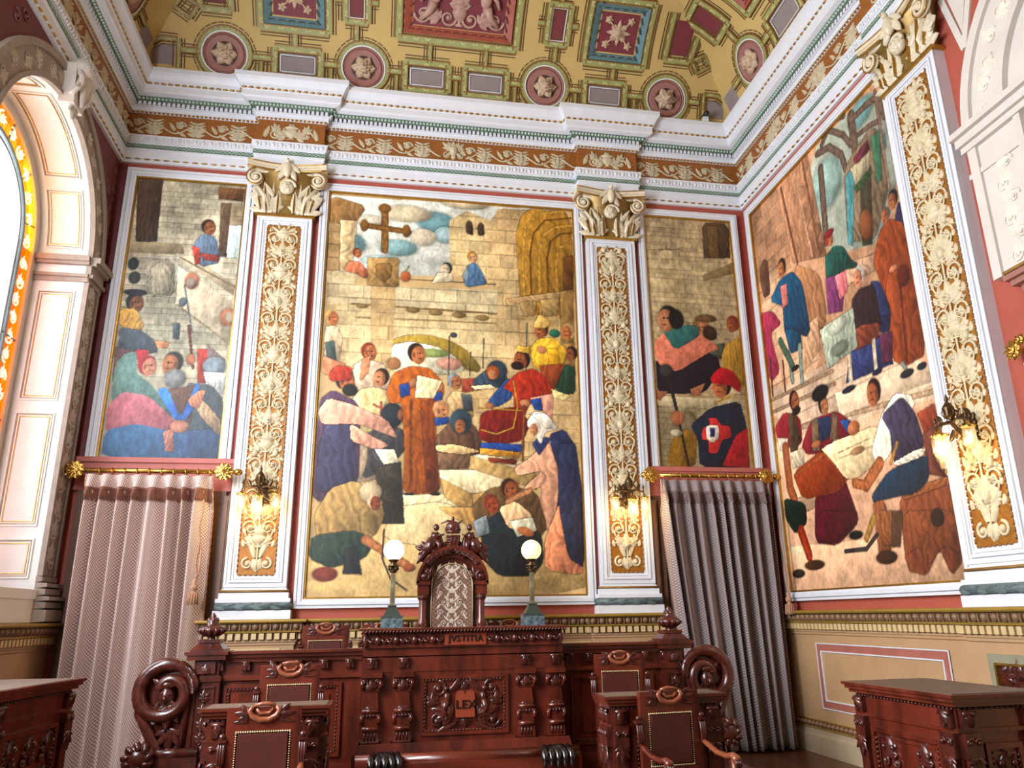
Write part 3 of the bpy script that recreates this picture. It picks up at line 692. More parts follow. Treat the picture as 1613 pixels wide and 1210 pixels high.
for i in range(3):
    for j in range(3): m2.acanthus(a0+.15+.17*i, b0+.13+.2*j, PI/2+(i-1)*.7, .16, .14, .04); m2.scroll(a0+.15+.17*i, b0+.2+.2*j, .06, 1 if i % 2 else -1, j, 1.2, .014)
obj('backing', m, carved, g_, True); obj('carving', m2, carved, g_, True)

# ------------------------------------------------------------ murals (painted canvases in white frames)
def paint(wm, hm, res, bg, cmds, seed):
    """colour field (rows bottom-up) of a painted canvas wm x hm metres"""
    nx, ny = int(wm*res)+1, int(hm*res)+1
    rs = np.random.RandomState(seed)
    X, Y = np.meshgrid(np.linspace(0, 1000, nx), np.linspace(1000, 0, ny))   # y runs down the canvas, row 0 = bottom
    def noise(sx, sy):
        g = rs.rand(sy+2, sx+2)
        fx = np.linspace(0, sx, nx); fy = np.linspace(0, sy, ny)
        ix = fx.astype(int); iy = fy.astype(int); tx = fx-ix; ty = (fy-iy)[:, None]
        tx = tx*tx*(3-2*tx); ty = ty*ty*(3-2*ty)
        a = g[np.ix_(iy, ix)]*(1-tx)+g[np.ix_(iy, ix+1)]*tx
        b = g[np.ix_(iy+1, ix)]*(1-tx)+g[np.ix_(iy+1, ix+1)]*tx
        return a*(1-ty)+b*ty-.5
    big, med = noise(5, 7), noise(26, 40)
    fine = noise(int(nx*.45), int(ny*.3)); streak = noise(int(nx*.33), int(ny*.07))
    hexc = lambda h: np.array([int(h[i:i+2], 16)/255. for i in (0, 2, 4)])
    img = np.ones((ny, nx, 3))*hexc(bg)
    img *= (1+.16*big+.16*med)[..., None]
    asp = hm/wm
    def box(x0, x1, y0, y1):
        i0 = max(0, int(x0/1000*(nx-1))); i1 = min(nx, int(x1/1000*(nx-1))+2)
        j1 = min(ny, int((1000-y0)/1000*(ny-1))+2); j0 = max(0, int((1000-y1)/1000*(ny-1)))
        return slice(j0, j1), slice(i0, i1)
    for c in cmds:
        k, col, pts = c[0], hexc(c[1]), c[2]
        if k in 'pm':                                   # polygon, masonry polygon
            xs = np.array(pts[0::2], float); ys = np.array(pts[1::2], float)
            s = box(xs.min(), xs.max(), ys.min(), ys.max()); x = X[s]; y = Y[s]
            if x.size == 0: continue
            if k == 'p' and len(xs) > 4:                # round the corners of drapery
                for _ in range(1):
                    xn, yn = np.roll(xs, -1), np.roll(ys, -1)
                    xs, ys = np.stack((.86*xs+.14*xn, .14*xs+.86*xn), 1).ravel(), np.stack((.86*ys+.14*yn, .14*ys+.86*yn), 1).ravel()
            ins = np.zeros(x.shape, bool); n = len(xs)
            for i in range(n):
                x0, y0, x1, y1 = xs[i], ys[i], xs[i-1], ys[i-1]
                if y0 == y1: continue
                ins ^= ((y0 > y) != (y1 > y)) & (x < (x1-x0)*(y-y0)/(y1-y0)+x0)
            w = max(1, xs.max()-xs.min()); h = max(1, ys.max()-ys.min())
            u = (x-xs.min())/w; v = (y-ys.min())/h
            if k == 'p' and w < 420:                    # soft dark contour round each painted shape
                for ox, oy in ((-3.2, 0), (3.2, 0), (0, -2.2), (0, 2.2), (2.4, 1.8), (-2.4, -1.8)):
                    e = np.zeros(x.shape, bool)
                    for i in range(len(xs)):
                        x0, y0, x1, y1 = xs[i]+ox, ys[i]+oy, xs[i-1]+ox, ys[i-1]+oy
                        if y0 == y1: continue
                        e ^= ((y0 > y) != (y1 > y)) & (x < (x1-x0)*(y-y0)/(y1-y0)+x0)
                    e &= ~ins; img[s][e] = img[s][e]*.84
            if k == 'p':
                ph = (np.round(xs[0]) % 7)
                wob = 1.6*med[s]+2*big[s]
                fold = np.sin((u*w/38.+v*(1.1 if ph < 4 else -1.4)+wob*.8+ph)*2*np.pi)*.55+np.abs(np.sin((u*w/27.-v*h/90.+wob*1.5+ph)*np.pi))*.7-.45
                sh = 1.02+.3*(.5-u)+.26*(.5-v)+.15*fold*min(1., (w+h)/120.)*min(1., max(.12, 2.3-w/200.))+.2*med[s]+.12*fine[s]
            else:
                jh = 35*1.6/asp; row = np.floor(y/jh); bx = x/(92. if asp < 2 else 190.)+(row % 2)*.5+.13*row; fr = bx-np.floor(bx); fy = y/jh-row
                tone = np.sin(np.floor(bx)*12.9898+row*78.233)*43758.5453; tone = tone-np.floor(tone)-.5
                joint = (fr < .035) | (fy < .09)
                sh = 1+.15*tone-.17*joint+.2*med[s]+.3*big[s]+.12*fine[s]
            out = np.clip(col*sh[..., None], 0, 1)
            img[s][ins] = out[ins]
        elif k == 'e':                                  # ellipse cx cy rx ry rot
            cx, cy, rx, ry, a = pts
            r = max(rx, ry)*1.3+2
            s = box(cx-r*1.2, cx+r*1.2, cy-r*1.2, cy+r*1.2); x = X[s]-cx; y = (Y[s]-cy)*asp
            a = np.radians(a); p = (x*np.cos(a)+y*np.sin(a))/rx; q = (-x*np.sin(a)+y*np.cos(a))/(ry*asp)
            d = p*p+q*q; al = np.clip((1.15-d)/.3, 0, 1)[..., None]
            sh = (1+.22*(-p*.6-q*.4)-.18*d+.2*med[s]+.1*fine[s])[..., None]
            img[s] = img[s]*(1-np.clip((1.5-d)/.35, 0, 1)[..., None]*.13)
            img[s] = img[s]*(1-al)+np.clip(col*sh, 0, 1)*al
        elif k == 'l':                                  # stroke width, pts
            wd = c[3]/2.
            for i in range(0, len(pts)-3, 2):
                x0, y0, x1, y1 = pts[i:i+4]
                s = box(min(x0, x1)-wd-3, max(x0, x1)+wd+3, min(y0, y1)-wd-3, max(y0, y1)+wd+3); x = X[s]; y = Y[s]
                dx, dy = x1-x0, (y1-y0)*asp; L2 = dx*dx+dy*dy+1e-6
                t = np.clip(((x-x0)*dx+(y-y0)*asp*dy)/L2, 0, 1)
                d = np.hypot(x-x0-t*dx, (y-y0)*asp-t*dy)
                al = np.clip((wd+1.2-d)/2., 0, 1)[..., None]
                sh = (1-.25*(d/max(wd, 1))**2+.3*fine[s])[..., None]
                img[s] = img[s]*(1-al)+np.clip(col*sh, 0, 1)*al
        elif k == 'h':                                  # head: cx cy r, facing, hair colour
            cx, cy, r, f = pts; hair = hexc(c[3])
            for (ox, oy, sx, sy, cc) in ((-.14*f, -.22, .92, .92, hair), (-.4*f, .15, .5, .6, hair), (.14*f, .1, .76, .92, col), (.5*f, .12, .2, .2, col*1.08), (.3*f, -.12, .13, .08, col*.3), (.0+.0*f, -.12, .1, .07, col*.3), (.32*f, .5, .22, .07, col*.6), (-.35*f, .1, .16, .3, col*.75)):
                X0, Y0 = cx+ox*r, cy+oy*r/asp
                q = r*1.5
                s = box(X0-q, X0+q, Y0-q, Y0+q)
                d = ((X[s]-X0)/(sx*r))**2+((Y[s]-Y0)*asp/(sy*r*1.15))**2
                al = np.clip((1.15-d)/.35, 0, 1)[..., None]
                sh = (1+.2*(X0-X[s])/r-.1*d+.2*fine[s])[..., None]
                img[s] = img[s]*(1-al)+np.clip(cc*sh, 0, 1)*al
    img *= (1+.03*streak+.05*fine+.06*big)[..., None]
    g = img.mean(2, keepdims=True); img = g+(img-g)*1.03; img = .5+(img-.5)*1.15-.055
    return nx, ny, np.clip(img, .02, 1)

MAIN_CANVAS = (3.479, 5.483, 'c8ad80', """
p c9cabf -3 5 1005 1 995 190 1 231
e 8fb4b8 58 140 91 35 0
e 86adb2 427 62 78 30 0
e 93b5b5 276 142 76 23 0
e e0d2b4 305 43 103 24 0
e b9cbc8 210 180 75 14 0
e d8d0bc 162 69 67 15 0
e a8c0c0 463 97 43 24 0
e dccbab 549 0 98 18 0
e ddd0b6 377 107 51 24 0
p 9c7a52 3 7 147 30 81 104 46 87 0 84
m c7a778 4 83 93 97 97 215 0 219
p cdb48c 45 75 108 75 101 215 53 217
m cdb68a 481 53 550 22 650 45 665 204 483 211
p 54453a 550 87 548 62 559 49 575 55 579 92
p 54453a 599 91 596 66 608 53 623 59 625 90
m cdb083 643 58 684 8 1002 1 986 311 638 264
p a07a38 763 139 759 77 783 25 820 1 1000 5 986 311 776 318
l c99f52 790 317 785 138 796 63 847 16 959 3 $12
l 7b5a28 820 316 816 136 832 73 883 33 995 21 $7
l c49a50 855 315 853 135 868 84 919 53 994 43 $12
l 765526 890 314 888 145 904 95 946 71 997 65 $7
l b98f4b 926 313 924 156 940 112 996 91 $12
p 6b4a2a 957 139 1000 131 995 235 952 237
m d0bd97 4 218 114 217 120 300 12 307
m cbb68c 48 303 725 311 739 486 24 482
m c8ae82 639 153 745 148 768 315 764 497 671 499
m d2c19b 96 253 677 243 673 306 100 304
l 8f7750 104 302 673 309 $8
e 8f7750 342 311 26 7 0
e 8f7750 430 314 27 8 0
e 8f7750 523 318 27 8 0
e 8f7750 616 322 27 8 0
e 8f7750 145 307 21 6 0
l a38a60 123 337 673 335 $6
l 7d6c50 281 227 673 228 $4
p 9a8440 260 394 321 378 403 375 487 387 554 410 609 451 604 467 550 461 504 426 421 403 321 395 261 408
p d9d2b6 261 406 338 394 437 404 504 426 554 463 455 477 423 472 261 476
e 9aa568 421 422 66 11 0
e d6a28c 487 448 49 16 0
p b2946a 712 267 943 237 942 256 716 285
m b99e70 759 309 931 303 926 504 764 508
p a0865b 769 274 839 268 830 307 786 311
p a0865b 853 265 933 256 922 304 865 309
p 8d7146 938 238 995 229 989 378 936 379
m b99f75 172 238 273 240 264 476 189 478
p a38458 158 174 279 172 283 248 162 250
p 84683f 191 191 254 188 251 223 223 239 197 225
l 98703f 217 27 224 151 $29
l 8e6838 134 84 316 95 $25
e 8e6838 217 32 25 13 0
e 8e6838 139 85 16 17 0
e 8e6838 307 93 17 18 0
h b9784f 118 164 18 1 $7a3a22
p c07a5a 69 213 83 189 128 187 164 215 156 233 114 220
e c7774f 309 220 20 15 0
l 6f8a4f 309 206 321 192 $6
h d8c3a6 469 193 24 -1 $3d4650
p d6c7ac 415 234 436 204 492 204 500 225
p 5a7590 539 217 556 181 586 168 613 191 638 228 552 241
h c99f78 577 155 22 1 $a8803c
p 93a4ab 535 212 556 178 561 228
m d0b384 571 512 1000 503 993 698 589 703
p e2cda2 323 773 462 767 569 809 332 812
p e4d1a8 429 712 669 712 751 745 581 771 462 734
p b89761 462 734 581 771 589 819 479 779
p a8895a 581 771 751 745 765 803 589 819
p e2cba0 568 672 752 685 829 715 669 717
p af9363 569 677 825 721 824 757 573 708
p ccaf7b -7 864 292 802 477 802 642 875 1003 875 1004 1003 -6 1001
p dcc394 292 802 476 787 623 845 571 904 251 875
p b9945d 453 802 582 801 642 845 599 857
p cfb998 9 365 53 361 78 394 69 459 15 471
h b9784f 35 342 27 1 $d3b070
p 56655f 13 407 48 400 60 454 29 455
p c98a68 8 439 44 449 100 459 64 497 8 482
p d0b79c 120 463 163 443 239 455 266 498 248 541 146 548
h b8754e 181 426 31 1 $8a4528
p c98a66 155 446 186 434 181 478 151 500
e a47a52 275 453 27 16 0
p d9c48f 119 554 152 521 207 514 279 527 301 561 285 634 149 636
h c08660 227 491 31 -1 $3b2820
l bd6a58 233 552 235 583 $9
l bd6a58 206 558 262 575 $9
p a5917a 122 637 191 630 229 736 153 747
p 4b4a49 183 631 248 604 323 618 335 659 273 711 175 737 195 686
e 3c4449 275 583 42 31 0
e 96664c 309 581 15 15 0
p 453f37 223 711 313 695 332 839 242 839
p 5c4658 7 551 51 524 147 553 160 616 162 752 4 797 5 659
p 4a4860 35 607 127 601 160 747 13 772 17 658
h b0714b 99 501 38 1 $33302f
e 33302f 116 524 28 15 0
p b0452f 36 484 61 464 120 466 115 501 41 503
p dba58d 3 577 37 545 131 560 255 593 301 639 265 632 150 605 20 610
p dba58d 123 606 183 628 270 657 224 668 126 647
p e6dfc2 215 666 286 666 305 696 251 702
p a45f25 249 527 277 476 340 458 414 461 466 498 469 528 434 548 445 653 462 769 324 773 325 654 311 550 265 554
p 7d451b 380 549 425 542 451 765 412 765
l 84501f 344 544 353 765 $9
h bb7a50 363 426 36 1 $38281b
p 2f5088 298 508 334 500 340 531 304 538
p 2f5088 424 529 460 520 463 541 433 545
e c28a60 350 500 16 12 0
e c28a60 452 509 14 10 0
p e8d6a9 366 481 460 493 429 538 358 538
e 333333 345 771 21 3 0
e 333333 442 770 20 4 0
l 5a5148 486 376 485 503 $5
e 4d5660 503 372 14 7 0
l 5a5148 571 415 567 479 $4
l 5a5148 623 377 619 456 $4
p c9aa7c 477 541 505 516 571 523 584 587 506 573
p 55595c 534 524 575 526 580 566 547 567
h a97350 511 494 28 1 $8b98a0
p 8e4a38 536 486 588 483 617 511 538 521
p 41505c 579 490 638 456 714 473 717 501 588 512
e 41505c 675 462 40 28 0
e b8663a 658 466 25 19 0
h c08660 658 470 19 -1 $b8663a
p e3cfa3 571 504 646 498 671 507 588 512
h c78e64 461 568 32 1 $d4a67e
p 2f5088 434 587 490 584 491 599 438 606
p 6d5342 437 637 491 599 580 598 615 629 613 676 444 673
e 46565e 535 593 42 31 0
h a86f4c 535 604 26 -1 $3c4a50
p 7b614c 448 671 573 674 565 708 453 713
p dcbb88 440 653 516 651 613 666 540 675 444 668
e 2f6b56 911 355 22 11 0
h b9784f 964 350 30 -1 $c9a878
p 9c7a4c 923 385 994 378 989 458 929 448
h 8f5a40 976 409 26 -1 $2a2426
p 2e4a38 905 488 951 436 992 446 988 514 917 518
p d9c58c 896 505 917 510 969 520 942 532 895 527
p d6ac40 807 400 845 370 915 368 962 402 933 451 825 454
p c0942f 879 398 922 397 929 448 885 449
h a86a45 854 349 30 -1 $6a4630
p d2b06a 824 333 851 303 895 325 885 340 828 342
l 70706a 798 331 790 463 $6
e c58a60 856 401 20 10 0
p 8a4a2c 847 444 947 436 905 505 858 495
p 3d5c8c 636 543 713 481 743 486 734 531 671 556
p 9e3a26 696 504 756 464 825 451 884 483 897 533 805 540 779 579 737 595 742 519
p 7a2a20 611 568 755 552 805 594 773 637 670 652 603 635
l c9a24a 613 613 670 623 737 606 755 552 739 486 $5
p 2f4f88 613 645 773 647 764 672 609 663
p b98838 609 658 764 667 760 681 606 671
p 7a3a28 637 681 752 685 743 697 645 692
h a2623f 772 432 35 -1 $3b2418
e 3b2418 756 446 25 11 0
p d0a850 753 402 758 390 784 396 809 392 811 413 762 408
p d8a08a 806 529 896 516 892 587 839 550
p 2f5088 805 534 848 528 855 561 822 559
e c08660 784 543 21 10 0
l 8a5a38 780 551 772 685 $10
l b8963f 604 558 771 562 $5
e c08660 645 552 19 8 0
p d2a184 739 706 801 679 870 636 918 678 925 741 902 853 813 853 849 746 791 762 775 752 850 710 751 724
p 323752 879 620 938 606 989 656 986 868 886 853 920 725 886 657
p 3c4668 811 647 836 626 886 630 835 674
p e6dccb 787 595 817 563 864 566 917 606 862 614 844 647 820 621
h c58e6a 821 608 23 -1 $e6dccb
p e6dccb 806 572 864 566 913 606 858 605 842 588
p d28f6c 851 875 914 784 970 799 993 919 990 957 849 945
p 363a52 910 644 979 643 1004 769 999 941 939 919 908 800
p 695239 575 801 642 756 715 748 824 762 862 845 820 882 618 882
p 2d3437 611 838 714 800 838 860 845 926 801 959 676 958 618 918
e a0623e 721 757 35 26 0
h a0623e 721 757 33 1 $4a3022
h a3563a 653 793 30 1 $8a4530
p 8f9698 583 834 630 819 646 860 599 869
p d9b68c 678 801 743 785 805 818 789 857 713 848
p c9c4aa 718 833 805 823 821 854 748 869
e b8754c 779 857 33 10 20
l c58e66 714 786 799 758 $21
p a78c5d 13 821 63 760 151 740 245 781 261 824 228 868 118 882 29 875
e cdb795 208 767 40 23 0
h 8f5238 223 791 25 1 $cdb795
p 3b4a42 7 868 149 854 233 875 198 917 79 938 5 917
e 8c4a3c 62 951 43 16 0
p 37383c 130 896 167 889 189 952 123 951
l c08358 195 875 343 932 $31
e a45f44 354 938 22 9 0
l 4a3c34 261 853 258 917 289 962 346 987 $6
""", 3)

LEFT_CANVAS = (1.379, 3.820, 'b3ab98', """
m bfb7a0 -12 1 1003 -2 1048 276 31 301
p 5b4c42 -12 1 221 -3 239 239 49 245
p 77593f 743 10 996 11 987 59 755 57
p 6b5a4a 779 74 879 71 910 279 813 282
m a99a80 879 71 988 67 1001 160 882 164
p c8dbd8 880 160 1000 156 1007 350 890 353
m b9b39e -5 306 980 281 967 735 20 747
p 968a72 12 245 471 241 502 281 7 286
m c2bca8 -27 299 447 295 474 446 27 455
p 8f897a 183 334 223 308 374 305 429 327 453 438 228 443
p a8a18c 218 341 300 314 399 336 412 431 253 435
e 3f4a4c 58 328 48 23 0
e 48504f 85 379 51 23 0
p b5a890 447 295 561 284 996 387 986 427
p c4b8a0 457 327 1004 458 1009 598 480 469
l 8c7d66 467 294 998 395 $15
l 97886f 489 469 1001 606 $15
e c08a70 596 379 65 31 0
e a6998a 589 387 42 20 0
e b98266 957 506 73 32 0
e a89c8c 976 505 46 21 0
p 6f8194 567 239 653 195 774 209 838 305 650 326
h 9a6a4c 696 173 71 1 $4a3a2e
p b8564a 560 247 629 254 655 310 609 319
p 8f4a40 635 274 811 277 818 302 680 297
p 4e5a60 473 538 538 537 545 595 489 592
p 55606a 18 562 194 566 365 609 367 647 43 659
h 8a6248 125 472 82 1 $363840
e 363c48 113 433 103 12 0
p d0a860 4 494 132 491 226 551 204 568 17 558
p c48a68 334 602 466 607 453 626 361 628
p 6f5a5a 6 630 183 642 150 760 20 747
l 6c7a80 535 397 650 566 $16
e 6c7a80 538 459 34 17 0
l 70483c 615 544 695 694 $26
e b98262 668 664 40 19 0
p 9a4238 714 626 817 624 839 744 747 745
p 766a68 803 609 967 660 971 749 819 737
e 8d9aa0 878 683 101 32 0
p b6b8b4 792 707 979 705 997 779 847 773
p 50595e 637 746 878 751 993 801 1015 994 656 997
p 6a5348 497 770 749 752 730 883 582 870
p 4a7fc8 406 771 495 763 636 870 745 738 772 767 751 825 658 884 541 857
h b07a58 506 681 94 -1 $3b3838
e 8a8c8c 549 732 94 33 0
p 6d8a84 26 689 94 651 201 642 207 716 365 757 537 842 582 870 165 803 28 819
p b0404a 180 635 290 637 297 655 263 663 320 729 243 715
h c89078 308 692 82 1 $a63e48
p b0727a 7 834 122 782 341 794 602 877 669 919 30 925
p 4a6c8c 15 1001 25 911 265 888 613 913 715 954 764 999
p 3f5572 613 913 990 895 999 1001 657 1002
p a8776a 505 914 581 899 613 976 542 976
e c08c78 634 894 79 21 0
p a08a70 751 825 818 803 1004 881 979 924 816 861
p c08a70 681 804 755 774 827 766 790 832 714 826
""", 5)

SMALL_CANVAS = (1.360, 3.820, 'a8946f', """
m b39f7e 3 2 1003 3 1121 720 -217 736
p 57452f 684 6 1003 3 985 174 701 222 667 192
p 6d5838 752 20 868 17 853 188 735 201
p 8f7c58 657 234 999 174 987 216 665 259
p a59474 159 142 384 136 388 178 310 221 299 403 162 406 214 213 165 184
l 8a7856 160 137 399 131 $13
m b8a683 15 180 979 156 990 534 -24 550
m af9c78 179 218 395 213 362 494 157 467
p 8c7a58 635 239 1004 177 1007 220 644 260
m a29474 9 739 987 742 967 998 -15 1004
p b5a888 9 736 987 740 978 771 15 772
e 8a7c60 325 844 119 56 0
p 2c2630 24 589 207 635 588 550 727 558 751 627 546 718 269 726 25 725
h b07c5a 581 459 100 1 $7a5e40
e 4a3828 662 478 80 30 0
e 7a6040 633 419 115 16 0
p 565c4c 621 530 824 516 776 587 642 559
h 9a5e40 930 437 80 -1 $8a3a2c
p a8863e 765 577 821 526 1005 482 996 713 765 627
p cd8068 37 519 185 471 494 471 761 537 613 560 260 639 73 618 21 569
p 3f706c 128 477 244 455 527 450 546 490 251 555
h bb8462 192 430 125 -1 $23201f
e 23201f 291 428 84 40 0
p 9c6a50 384 706 556 679 488 729 406 730
p 9c6a50 13 715 135 718 46 753 7 744
p 8a6a28 65 994 153 893 323 854 423 891 369 1002
p 28303f 352 844 588 775 930 743 984 848 939 998 423 1001 423 891
p a32c34 850 877 984 848 967 998 668 991
h b5714e 733 691 110 -1 $2e2220
p a52430 617 659 741 613 879 626 964 674 939 713 834 685 640 678
l b8913c 648 755 822 729 $22
l 3b3836 149 646 217 780 $38
e 4b4a4c 137 636 71 25 0
l 3b3028 217 780 304 993 $27
e b87a58 222 817 70 28 0
e cabca0 197 873 64 14 0
p b83b3a 486 853 571 842 564 814 647 813 695 841 791 840 792 887 694 893 626 945 531 946 543 899 471 895
p e6dcc8 529 843 667 841 654 888 582 908 518 890
p 2d3c6c 568 852 623 851 615 884 565 885
""", 7)

RIGHT_CANVAS = (3.220, 5.483, 'cba283', """
p c99f7e -35 -22 1013 -8 1003 524 -22 512
m c39878 -26 -12 311 -6 249 557 -65 505
p a4a99a 507 5 993 6 990 268 855 337 543 275
e a7c2b8 609 112 101 60 0
e 8fb5b2 866 33 74 30 0
e 6f9aa0 937 138 35 29 0
p b3876a 246 -8 510 -1 543 275 302 226
l 8b6447 282 11 338 236 $15
l d0a585 393 -4 447 248 $17
l 8b6447 469 4 498 256 $10
l 7d6a5c 584 65 556 243 $39
l 7d6a5c 812 17 805 146 736 239 $44
l 7d6a5c 574 23 657 36 723 80 738 122 $31
l 7d6a5c 771 0 696 -18 614 13 $27
l 7d6a5c 807 28 898 29 967 36 985 90 $29
l 7d6a5c 834 75 906 80 958 90 $22
l 8d7868 959 20 948 243 $18
l 7d6a5c 672 -3 754 43 786 80 $26
p 85735e 724 117 934 80 948 243 833 325 688 282
p 5a9092 731 137 787 134 711 300 686 287
p a59a80 765 132 885 130 869 169 777 177
p 445a3a 768 180 877 167 869 187 777 195
p 4a4434 799 196 867 192 818 326 765 316
p 4a6e58 902 107 950 109 921 211 893 212
e 8c5a3c 802 277 37 34 0
p 6f3a44 787 116 881 105 885 130 802 134
m cda888 31 168 199 214 408 495 317 538 -6 509
p a87c5c 301 228 485 304 496 411 357 485 307 419
p c9a382 314 401 430 396 417 473 272 506
p 6f5040 20 165 74 151 103 166 93 256 34 255 16 208
p c58f70 586 335 837 348 841 371 601 379
p cfa98c 522 302 836 354 823 384 598 370
m cdb399 -27 505 488 516 932 597 1001 630 981 701 333 683 -25 559
l a58a70 -13 528 479 538 $17
l a58a70 -25 559 484 568 $17
l 9c7f66 165 625 998 648 $17
l b89c80 41 620 994 671 $20
p ddc4a8 475 589 1004 621 997 653 487 642
p 27584f 533 278 597 267 655 284 692 329 724 343 706 350 620 332 595 354 517 340
h b47650 576 244 27 1 $a02f38
e 962c3a 578 230 33 9 0
p 2a5a52 536 268 658 303 693 337 611 338 521 326
p 7a4468 516 325 650 343 593 422 501 407
p cf7c80 578 335 651 340 640 387 588 394
p 3a3550 953 309 984 281 998 323 988 361 948 338
h a06a4c 955 271 28 -1 $2b2522
p 8a4a2c 808 367 865 313 924 302 988 332 998 425 996 512 850 478 819 391
h a4694a 908 291 24 -1 $7a6a60
p 8a4a2c 855 409 989 419 991 599 879 604 825 579
l 6d3820 925 433 895 595 $9
e 6b3422 944 432 31 21 0
e c08260 903 405 23 7 0
l 80857c 870 595 888 614 $16
e 34343c 885 618 34 8 0
e 34343c 959 617 23 7 0
p 1f5672 81 274 190 239 294 246 353 292 370 414 333 427 282 407 217 442 171 370 183 312
p c77c74 182 258 234 264 225 316 180 318
h b9805c 208 217 37 -1 $45302a
p 27536b 171 370 293 403 295 448 197 441
l 8f9c8e 187 439 190 510 $30
l 8f9c8e 275 438 261 523 $29
p a13c58 -15 286 96 305 156 353 53 357 100 468 4 484 -9 365
l 57705e 129 394 204 474 $36
e 33302f 220 483 33 7 0
l 6b3a30 29 421 14 519 $12
l 6b3a30 130 447 122 524 $12
p 3a4468 615 507 808 521 828 587 553 580
p 5c3348 781 520 848 524 824 581 771 576
p 343a58 774 399 826 412 859 480 835 521 783 515 788 468
p 3b2b30 653 413 713 400 798 410 800 508 649 481
h c98c6c 716 374 33 -1 $c4bdb4
p 7c4636 565 503 668 474 792 493 772 524 632 522
l d0bea4 594 520 583 585 $26
l d0bea4 744 523 733 585 $20
e 2c3346 563 595 43 7 0
e 2c3346 738 588 28 6 0
p a4ab98 434 431 658 429 650 517 449 527
e c9cdb8 549 447 60 16 0
e 7d8474 545 498 59 15 0
p dbaf90 -11 639 1064 687 1004 994 4 982
p dfb594 17 898 1007 919 998 999 10 1005
m c9a88a 101 787 218 786 278 819 124 831
p 8e4a34 901 699 985 693 991 730 919 739
p 6a4038 914 738 1002 732 993 829 901 811
p 8b2b33 -1 602 92 573 213 604 208 667 68 662 15 630
p 5a4838 120 581 179 590 194 653 138 695 103 678
h a26648 185 562 40 1 $3f2a22
e 3a2820 190 585 33 10 0
p d6c9b4 15 630 97 641 78 663 14 661
l b06c48 68 662 71 761 91 787 $55
p c9bca0 103 678 203 678 206 720 109 716
p 2a382f 11 780 173 805 170 851 68 871 2 828
l b0492c 120 865 156 918 $45
l b0492c 114 869 157 925 $47
e 5a4028 187 947 72 11 0
e 4a4038 60 962 48 10 0
p 5d2230 254 789 465 776 515 864 494 878 361 912 210 899
p 5d2030 265 831 511 849 511 867 332 905 217 894
e 2c2a2a 485 897 42 9 0
p 7d2c36 197 672 293 622 476 629 596 685 549 705 436 685 358 709 225 696
p 36415a 328 627 424 632 425 672 333 683
p 7a6550 292 625 338 625 326 699 274 693
p 7a6550 442 629 472 639 452 687 402 686
p 2f4f80 483 652 530 656 560 680 518 685
h b07a58 391 603 35 1 $2b2a2c
e 22252b 377 572 59 18 0
p 8c4428 104 728 344 699 431 740 483 780 405 803 157 795
l a8603a 121 735 358 709 480 777 $15
p e2cba0 329 693 710 690 725 753 532 785 465 776 401 731
l b9a07c 439 719 644 712 $4
l b9a07c 451 731 652 729 $4
e b08a64 563 728 42 8 0
e b87a54 305 682 37 8 0
e b87a54 559 679 37 15 0
p 7c4a34 751 833 994 827 1000 873 990 969 934 992 900 944 825 989 734 977
p 94603f 752 831 983 826 999 838 776 848
e 3f2820 914 896 27 16 0
p 7a4a32 758 868 995 886 991 957 918 939 837 973 813 934 734 950
e 3f2820 914 891 30 16 0
p 263e50 608 826 718 787 918 776 908 820 840 841 675 839 612 841
p e6dec9 645 738 722 677 810 645 881 659 903 680 704 770 653 759
p 4a4456 722 677 844 655 895 698 914 757 853 782 743 772 760 717
p e6dec9 743 775 861 764 914 766 897 778 778 783
h a76a4a 700 626 41 -1 $3a241b
l b8744c 678 767 584 803 $46
l b8744c 584 803 521 792 $38
l b58c50 783 740 736 774 $14
p 8c5c3e 608 841 675 839 682 919 656 951 602 948 607 871
p 8c5c3e 643 859 710 864 700 928 633 925
p 5c4436 705 864 758 868 720 933 676 931
e 4c3426 640 949 57 13 0
l b08a50 603 869 544 908 $27
l 4a4444 607 903 536 928 407 927 $16
""", 9)

